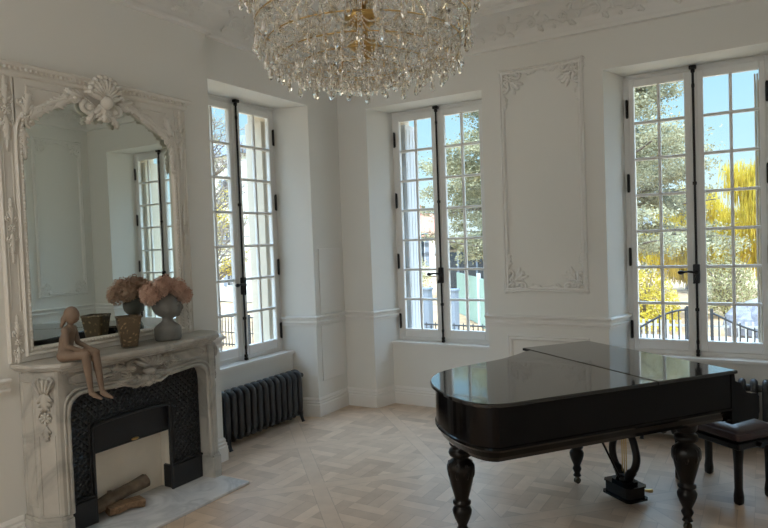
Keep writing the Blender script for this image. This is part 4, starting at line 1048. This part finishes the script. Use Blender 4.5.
# ------------------------------------------------------------------ outside
def tree(name, loc, label, H, trunk_r, spread, leafmat, nleaf, seed, style='round', leaf=.06, group='trees outside'):
    R_ = random.Random(seed); root = empty(name, loc, label=label, cat='tree', group=group)
    tb = MB(); tips = []
    tp = [Vector((0, 0, 0))]
    for k in range(1, 7): tp.append(Vector((R_.uniform(-.1, .1)*k*.3, R_.uniform(-.1, .1)*k*.3, H*.9*k/6)))
    tb.tube(tp, [trunk_r*(1-.13*k) for k in range(7)], 8)
    nb = {'cedar': 44, 'bare': 18, 'willow': 22}.get(style, 14)
    def at(t):
        i = min(int(t*6), 5); return tp[i].lerp(tp[i+1], t*6-i)
    segs = []
    for i in range(nb*2):
        t = R_.uniform(.18 if style == 'cedar' else .3, .98); a = i*2.4+R_.uniform(-.3, .3); ln = spread*(1.1-t*.7)*R_.uniform(.7, 1.1)
        d = Vector((math.cos(a), math.sin(a), {'cedar': .10, 'willow': .55}.get(style, .7))); P = [at(t)]
        cur = d.normalized()
        for s in range(5):
            cur = (cur+Vector((R_.uniform(-.25, .25), R_.uniform(-.25, .25), R_.uniform(-.1, .12)-(.18*s*.4 if style == 'willow' else 0)))).normalized(); P.append(P[-1]+cur*ln/5)
        tb.tube(P, [trunk_r*.32*(1-t*.4)*(1-.17*k) for k in range(6)], 5)
        segs.append(P)
    br = tb.build('trunk', 'trunk', root)
    fb = MB(); tw = MB()
    for P in segs:
        for q in range(7 if style != 'bare' else 12):
            s = R_.randint(1, 4); f = R_.random(); A = P[s].lerp(P[s+1], f); d = Vector((R_.uniform(-1, 1), R_.uniform(-1, 1), R_.uniform(-.25, .35) if style == 'cedar' else R_.uniform(-.1, 1))).normalized()
            L_ = spread*R_.uniform(.12, .3); B = A+d*L_; tips.append((A, B)); 
            M1 = A.lerp(B, .5)+Vector((R_.uniform(-1, 1), R_.uniform(-1, 1), R_.uniform(-1, 1)))*L_*.08
            tw.tube([A, M1, B], [.016, .011, .005], 4, smooth=False, cap=False)
            if style == 'bare':
                for _ in range(3): tw.tube([M1, M1+Vector((R_.uniform(-1, 1), R_.uniform(-1, 1), R_.uniform(-.3, 1)))*L_*.5], [.007, .003], 3, smooth=False, cap=False)
    tw.build('twigs', 'twig' if style != 'willow' else leafmat, root)
    if nleaf:
        vs = []; fs = []
        for i in range(nleaf):
            A, B = tips[i % len(tips)]; p = A.lerp(B, R_.uniform(.1, 1.1)); g = spread*.05
            p = p+Vector((R_.gauss(0, g), R_.gauss(0, g), R_.gauss(0, g*(.35 if style == 'cedar' else .8))))
            if style == 'willow':
                ln = R_.uniform(.3, 1.5)
                p2 = p+Vector((R_.uniform(-.12, .12), R_.uniform(-.12, .12), -ln)); w = Vector((R_.uniform(-1, 1), R_.uniform(-1, 1), 0)).normalized()*leaf*.5
                o = len(vs); vs += [p-w*.5, p+w*.5, p2+w, p2-w]; fs.append((o, o+1, o+2, o+3)); continue
            u = Vector((R_.uniform(-1, 1), R_.uniform(-1, 1), R_.uniform(-1, 1))).normalized(); v_ = u.orthogonal().normalized(); s = leaf*R_.uniform(.6, 1.4)
            o = len(vs); vs += [p-u*s*.5, p+v_*s*.35, p+u*s*.5, p-v_*s*.35]; fs.append((o, o+1, o+2, o+3))
        fb.add(vs, fs); fo = fb.build('foliage', leafmat, root); tag(fo, kind='stuff')
    return root
GZ = -1.45
def ground():
    b = MB(); n = 40; vs = []; fs = []
    x0, x1, y0, y1 = -75, 45, -30, 85
    for j in range(n+1):
        for i in range(n+1):
            x = x0+(x1-x0)*i/n; y = y0+(y1-y0)*j/n; vs.append((x, y, GZ-.1+.25*noise.noise(Vector((x*.08, y*.08, 0))) if (x < -4 or y > 4) else GZ-.1))
    for j in range(n):
        for i in range(n): k = j*(n+1)+i; fs.append((k, k+1, k+n+2, k+n+1))
    b.add(vs, fs, True); return tag(b.build('ground', 'ground'), kind='structure')
ground()
b = MB(); b.box((-1.2, 13.2, GZ-.3), (30, 15.0, GZ+.09)); tag(b.build('road', 'road'), kind='structure')
b = MB(); b.box((-.2, YR-9, GZ-.2), (RW+2, YR-.35, -.02)); tag(b.build('terrace', 'stone'), kind='structure')

# iron fence with swooping gate leaves
def railing(loc, label, L_, zf, group, cat='fence', step=.13, rz=0., name='iron_railing'):
    root = empty(name, loc, rz, label=label, cat=cat, group=group)
    b = MB(); n = int(L_/step)
    for i in range(n+1):
        x = i*step; b.cyl((x, 0, .05), (x, 0, zf(x/L_)-.01), .015, 5)
        if i % 2 == 0: b.ell((x, 0, zf(x/L_)+.03), (.016, .016, .035), nu=5, nv=4)
    b.build('bars', 'fence', root)
    b = MB(); b.tube([(L_*t/12, 0, zf(t/12)) for t in range(13)], .022, 6); b.tube([(0, 0, .12), (L_, 0, .12)], .020, 6); b.tube([(0, 0, .5), (L_, 0, .5)], .016, 6)
    for x in (0, L_): b.box((x-.03, -.03, 0), (x+.03, .03, zf(x/L_)+.08))
    b.build('rails', 'fence', root)
    return root
FY = 9.5
railing((1.05, FY, GZ), 'black iron gate leaf that rises towards its post, outside the right window', 1.35, lambda t: .85+.62*math.sin(t*PI/2)**1.3, 'iron gates outside', 'gate', name='iron_gate')
railing((2.86, FY, GZ), 'black iron gate leaf that falls away to the right, outside the right window', 1.25, lambda t: 1.42-.42*math.sin(t*PI/2), 'iron gates outside', 'gate', name='iron_gate')
railing((4.2, FY, GZ), 'black iron railing right of the gates outside', 3.0, lambda t: 1.1, 'iron railings outside')
for k in range(5):
    railing((-12.6+k*2.7, FY-.4, GZ), ['black iron railing furthest left outside the middle window', 'second black iron railing from the left outside', 'third black iron railing from the left outside', 'fourth black iron railing from the left outside', 'black iron railing just left of the gates outside'][k], 2.6, lambda t: 1.0, 'iron railings outside')
for x, lb in ((2.52, 'tall iron gate post beside the rising gate leaf'), (2.74, 'slim iron gate post beside the falling gate leaf')):
    b = MB(); b.box((x-.045, FY-.045, GZ), (x+.045, FY+.045, GZ+1.65)); b.ell((x, FY, GZ+1.70), .06, nu=8); tag(b.build('gate_post', 'fence', loc=(x, FY, GZ)), lb, 'post', 'iron gate posts')
# weathered picket fence beyond the road
for k, lb in enumerate(['weathered picket fence beyond the gates, left length', 'weathered picket fence beyond the gates, right length']):
    r_ = empty('picket_fence', (-.5+k*3.6, 12.6, GZ), label=lb, cat='fence', group='picket fences')
    b = MB()
    for i in range(24): b.box((i*.15, -.012, .05), (i*.15+.055, .012, .85))
    b.build('pickets', 'picket', r_)
    b = MB(); b.box((0, .012, .25), (3.55, .04, .32)); b.box((0, .012, .68), (3.55, .04, .74)); b.build('rails', 'picket', r_)
# trees
tree('cedar_tree', (-2.9, 20, GZ), 'huge grey-green cedar with level boughs, filling the left casement of the right window', 13, .45, 6.6, 'cedar', 260000, 1, 'cedar', .095)
tree('cedar_tree', (-10.6, 31, GZ), 'smaller cedar further off, seen through the middle window', 8, .30, 3.4, 'cedar', 20000, 2, 'cedar', .13)
tree('weeping_willow', (5.2, 27.5, GZ), 'bright yellow weeping willow behind the gates at the right window', 7.2, .35, 3.6, 'willow', 60000, 3, 'willow', .035)
tree('weeping_willow', (.4, 33, GZ), 'lower yellow willow partly hidden by the cedar', 5.0, .30, 3.4, 'willow', 40000, 4, 'willow', .035)
tree('bare_tree', (-10.9, 14.2, GZ), 'bare branched tree outside the middle window', 7.5, .14, 3.2, 'cedar', 2500, 5, 'bare', .05)
tree('bare_tree', (-12, 9.6, GZ), 'bare tree before the pale building at the left window', 8.2, .14, 3.0, 'dry', 2500, 6, 'bare', .05)
tree('bare_tree', (-17.5, 15.2, GZ), 'further bare tree with a few yellow leaves at the left window', 6.0, .16, 2.6, 'willow', 5000, 9, 'bare', .08)
def shrub(x, y, r, h, label, mat, seed):
    R_ = random.Random(seed); root = empty('shrub', (x, y, GZ), label=label, cat='shrub', group='shrubs outside')
    b = MB()
    for i in range(36):
        a = R_.uniform(0, 6.28); q = R_.uniform(.2, 1)*r; b.tube([(0, 0, 0), (q*.4*math.cos(a), q*.4*math.sin(a), h*.5), (q*math.cos(a), q*math.sin(a), h*R_.uniform(.7, 1))], [.02, .014, .005], 4, smooth=False, cap=False)
    b.build('stems', 'twig', root); b = MB(); vs = []; fs = []
    for i in range(5000):
        a = R_.uniform(0, 6.28); q = math.sqrt(R_.random())*r; z = h*R_.uniform(.1, 1)*(1-.45*(q/r)**2); p = Vector((q*math.cos(a), q*math.sin(a), z)); u = Vector((R_.uniform(-1, 1), R_.uniform(-1, 1), R_.uniform(-1, 1))).normalized(); v_ = u.orthogonal().normalized(); s = .09*R_.uniform(.6, 1.4)
        o = len(vs); vs += [p-u*s*.5, p+v_*s*.3, p+u*s*.5, p-v_*s*.3]; fs.append((o, o+1, o+2, o+3))
    b.add(vs, fs); tag(b.build('foliage', mat, root), kind='stuff')
shrub(.5, 16.0, 1.1, 2.1, 'yellow-green shrub behind the rising gate leaf', 'willow', 1)
shrub(2.6, 20.6, 1.1, 2.4, 'olive shrub between cedar and willow', 'dry', 2)
shrub(4.9, 18.7, .7, 2.2, 'yellowish shrub below the willow', 'willow', 3)
shrub(6.6, 19.6, 1.3, 1.9, 'dry olive shrub at the right edge', 'dry', 4)
shrub(-14.5, 27, 1.8, 3.0, 'broad olive shrub in front of the cedar at the middle window', 'dry', 5)
shrub(-5.5, 36, 2.2, 3.4, 'wide dull shrub between the two windows', 'dry', 6)
b = MB(); R_ = random.Random(4)
for k in range(7): b.ell((3.9+R_.uniform(-.7, .7), 15.8+R_.uniform(-.3, .3), GZ+.35), (R_.uniform(.4, .7), .5, R_.uniform(.4, .85)), Matrix.Rotation(R_.uniform(0, 3), 3, 'Z'), 9, 6, smooth=False)
tag(b.build('rockery', 'rock', loc=(3.9, 15.8, GZ)), 'grey rock mound below the willow', 'rock')
# buildings and the street at the left
def house(loc, size, label, mat, roof, rz=0., name='house', wins=(3, 3), group='houses outside'):
    w, d, h = size; root = empty(name, loc, rz, label=label, cat='building', group=group)
    b = MB(); b.box((-w/2, -d/2, 0), (w/2, d/2, h)); b.build('wall', mat, root)
    b = MB(); e = .3
    b.add([(-w/2-e, -d/2-e, h), (w/2+e, -d/2-e, h), (w/2+e, d/2+e, h), (-w/2-e, d/2+e, h), (-w/2, 0, h+d*.32), (w/2, 0, h+d*.32)], [(0, 1, 5, 4), (2, 3, 4, 5), (1, 2, 5), (3, 0, 4), (3, 2, 1, 0)]); b.build('roof', roof, root)
    b = MB(); b.box((w*.25, -.3, h), (w*.25+.5, .3, h+d*.32+.8)); b.build('chimney', 'brick', root)
    for i in range(wins[0]):
        for j in range(wins[1]):
            x = -w/2+w*(i+.5)/wins[0]; z = .9+(h-1)*j/wins[1]
            b = MB(); b.box((x-.45, -d/2-.05, z), (x+.45, -d/2, z+1.3)); f = b.build('window', 'shut', root)
            b = MB(); b.box((x-.38, -d/2-.06, z+.07), (x-.03, -d/2-.05, z+1.23)); b.box((x+.03, -d/2-.06, z+.07), (x+.38, -d/2-.05, z+1.23)); b.build('pane', 'dkglass', f)
            for sg in (-1, 1):
                b = MB(); a = x+sg*.45; c = x+sg*.82; b.box((min(a, c), -d/2-.06, z), (max(a, c), -d/2-.01, z+1.3)); b.build('shutter', 'bluegrey', f)
    return root
house((-25, 25.5, GZ), (8, 6, 8.6), 'tall cream house with a slate roof seen through the window by the fireplace', 'render', 'slate', -.25)
house((-37, 34, GZ), (7, 6, 7.0), 'red brick house further left down the street', 'brick', 'slate', .9)
house((-27, 48, GZ), (9, 7, 3.6), 'low cream house with a red roof in the distance beyond the middle window', 'render', 'brick', .35)
house((-9, 52, GZ), (12, 7, 3.4), 'low cream house with a slate roof far behind the cedar', 'render', 'slate', 0.)
pv = empty('garden_pavilion', (-9.4, 27.5, GZ), label='low dark glazed pavilion under a pale arched roof, beyond the middle window', cat='pavilion')
b = MB(); b.box((-2.2, -1.2, 0), (2.2, 1.2, 2.5)); b.build('glazed_wall', 'dkglass', pv)
b = MB(); rg = [[(x, -1.35, z), (x, 1.35, z), (x, 1.35, z-.12), (x, -1.35, z-.12)] for x, z in ((-2.6, 2.45), (-2.0, 2.85), (-1, 3.2), (0, 3.3), (1, 3.2), (2.0, 2.85), (2.6, 2.45))]; b.loft(rg, smooth=False); b.build('arched_roof', 'shut', pv)
b = MB()
for x in (-2.2, -1.1, 0, 1.1, 2.2): b.box((x-.05, -1.25, 0), (x+.05, -1.2, 2.5))
b.build('glazing_bar', 'bluegrey', pv)
# pale green panel fence running away, pillars and a white van
for k, lb in enumerate(['pale green fence panel nearest the window, right of the pillar', 'middle pale green fence panel', 'furthest pale green fence panel']):
    r_ = empty('fence_panel', (-3.9-k*1.35, 14.4+k*2.0, GZ-.1), math.radians(127), label=lb, cat='fence', group='pale green fence panels')
    b = MB()
    for i in range(9): b.box((i*.2, -.02, .1), (i*.2+.17, .02, 1.85))
    b.build('boards', 'pgreen', r_)
    b = MB(); b.box((-.06, -.06, 0), (.06, .06, 2.0)); b.build('post', 'shut', r_)
for x, y, lb in ((-4.4, 12.2, 'blue-grey square pillar standing on the drive, before the fence panels'), (-5.5, 12.6, 'second blue-grey pillar on the drive, left of the first')):
    b = MB(); b.box((x-.15, y-.15, GZ), (x+.15, y+.15, GZ+1.6)); b.box((x-.18, y-.18, GZ+1.6), (x+.18, y+.18, GZ+1.66)); tag(b.build('gate_pillar', 'bluegrey', loc=(x, y, GZ)), lb, 'pillar', 'pillars on the drive')
def van(loc, rz, label):
    root = empty('van', loc, rz, label=label, cat='van')
    prof = catmull([(-2.3, .45, 0), (-2.35, 1.0, 0), (-2.3, 1.85, 0), (-2.1, 2.05, 0), (.9, 2.05, 0), (1.3, 1.9, 0), (1.75, 1.25, 0), (2.35, 1.05, 0), (2.45, .8, 0), (2.4, .4, 0)], 4)
    b = MB(); b.prism([(p.x, p.y) for p in prof], -.9, .9); b.xf(Matrix(((1, 0, 0, 0), (0, 0, 1, 0), (0, 1, 0, 0), (0, 0, 0, 1)))); b.build('body', 'van', root)
    b = MB()
    for sg in (-1, 1):
        for x0, x1 in ((-2.0, -.9), (-.8, .2), (.3, 1.2)): a, c = sorted((sg*.9, sg*.915)); b.box((x0, a, 1.3), (x1, c, 1.8))
    b.build('windows', 'dkglass', root)
    for x in (-1.5, 1.5):
        for y in (-.85, .85): b = MB(); b.cyl((x, y-.1, .34), (x, y+.1, .34), .34, 18); b.build('wheel', 'fence', root)
    return root
van((-16.5, 21.0, GZ), .25, 'white van parked far off beyond the middle window')

# ------------------------------------------------------------------ light and camera
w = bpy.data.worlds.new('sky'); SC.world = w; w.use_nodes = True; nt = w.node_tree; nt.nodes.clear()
tc = nt.nodes.new('ShaderNodeTexCoord'); sp = nt.nodes.new('ShaderNodeSeparateXYZ'); rp = nt.nodes.new('ShaderNodeValToRGB')
nt.links.new(tc.outputs['Generated'], sp.inputs[0]); nt.links.new(sp.outputs[2], rp.inputs[0])
e = rp.color_ramp.elements; e[0].position = 0; e[0].color = (.58, .69, .72, 1); e[1].position = 1; e[1].color = (.49, .61, .81, 1)
for p_, c_ in ((.12, (.36, .57, .69, 1)), (.32, (.23, .46, .66, 1))): q_ = e.new(p_); q_.color = c_
bg = nt.nodes.new('ShaderNodeBackground')
mr = nt.nodes.new('ShaderNodeMapRange'); mr.interpolation_type = 'SMOOTHSTEP'   # unseen upper sky brightened, added to light the room
for i_, v_ in enumerate((0, .36, .62, SKY_S, SKY_S*OVERHEAD_GAIN)):
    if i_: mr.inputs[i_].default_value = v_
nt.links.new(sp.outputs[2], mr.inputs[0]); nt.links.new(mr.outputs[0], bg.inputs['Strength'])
o = nt.nodes.new('ShaderNodeOutputWorld')
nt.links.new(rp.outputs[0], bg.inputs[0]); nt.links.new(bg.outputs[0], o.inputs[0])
def lamp(name, kind, loc, energy, color, **k):
    l = bpy.data.lights.new(name, kind); l.energy = energy; l.color = color
    for a, v in k.items(): setattr(l, a, v)
    ob = bpy.data.objects.new(name, l); COL.objects.link(ob); ob.location = loc; return ob
az, el = SUN_AZ, math.radians(36)
sun = lamp('sun', 'SUN', (0, 0, 20), SUN_E, (1, .93, .82), angle=.009)
sd = Vector((math.cos(az)*math.cos(el), math.sin(az)*math.cos(el), math.sin(el)))
sun.rotation_euler = sd.to_track_quat('Z', 'Y').to_euler()
# unseen fill lamp added under the rear ceiling, behind the camera
for i, (x, y) in enumerate(((1.2, -7.2),)):
    a = lamp('rear_fill', 'AREA', (x, y, CE-.012), FILL_E*2, (1, .94, .84), shape='RECTANGLE', size=.8, size_y=.6)
cam = bpy.data.cameras.new('camera'); co = bpy.data.objects.new('camera', cam); COL.objects.link(co); SC.camera = co
F_PX = 632.878; yaw, pit, rol = -.53943930, -.03321488, -.03658833
Fv = Vector((math.sin(yaw)*math.cos(pit), math.cos(yaw)*math.cos(pit), math.sin(pit))); r0 = Vector((math.cos(yaw), -math.sin(yaw), 0)); u0 = r0.cross(Fv)
r1 = r0*math.cos(rol)+u0*math.sin(rol); u1 = -r0*math.sin(rol)+u0*math.cos(rol)
co.matrix_world = Matrix(((r1.x, u1.x, -Fv.x, 3.800823), (r1.y, u1.y, -Fv.y, -5.508965), (r1.z, u1.z, -Fv.z, 1.70), (0, 0, 0, 1)))
cam.sensor_fit = 'HORIZONTAL'; cam.sensor_width = 36; cam.lens = F_PX/768*36; cam.clip_start = .05; cam.clip_end = 500
vs_ = SC.view_settings; vs_.view_transform = 'Standard'; vs_.look = 'None'; vs_.gamma = 1; vs_.use_curve_mapping = False; vs_.exposure = EXPO
SC.display_settings.display_device = 'sRGB'
SC.cycles.max_bounces = 14; SC.cycles.transparent_max_bounces = 24; SC.cycles.diffuse_bounces = 6; SC.cycles.transmission_bounces = 10
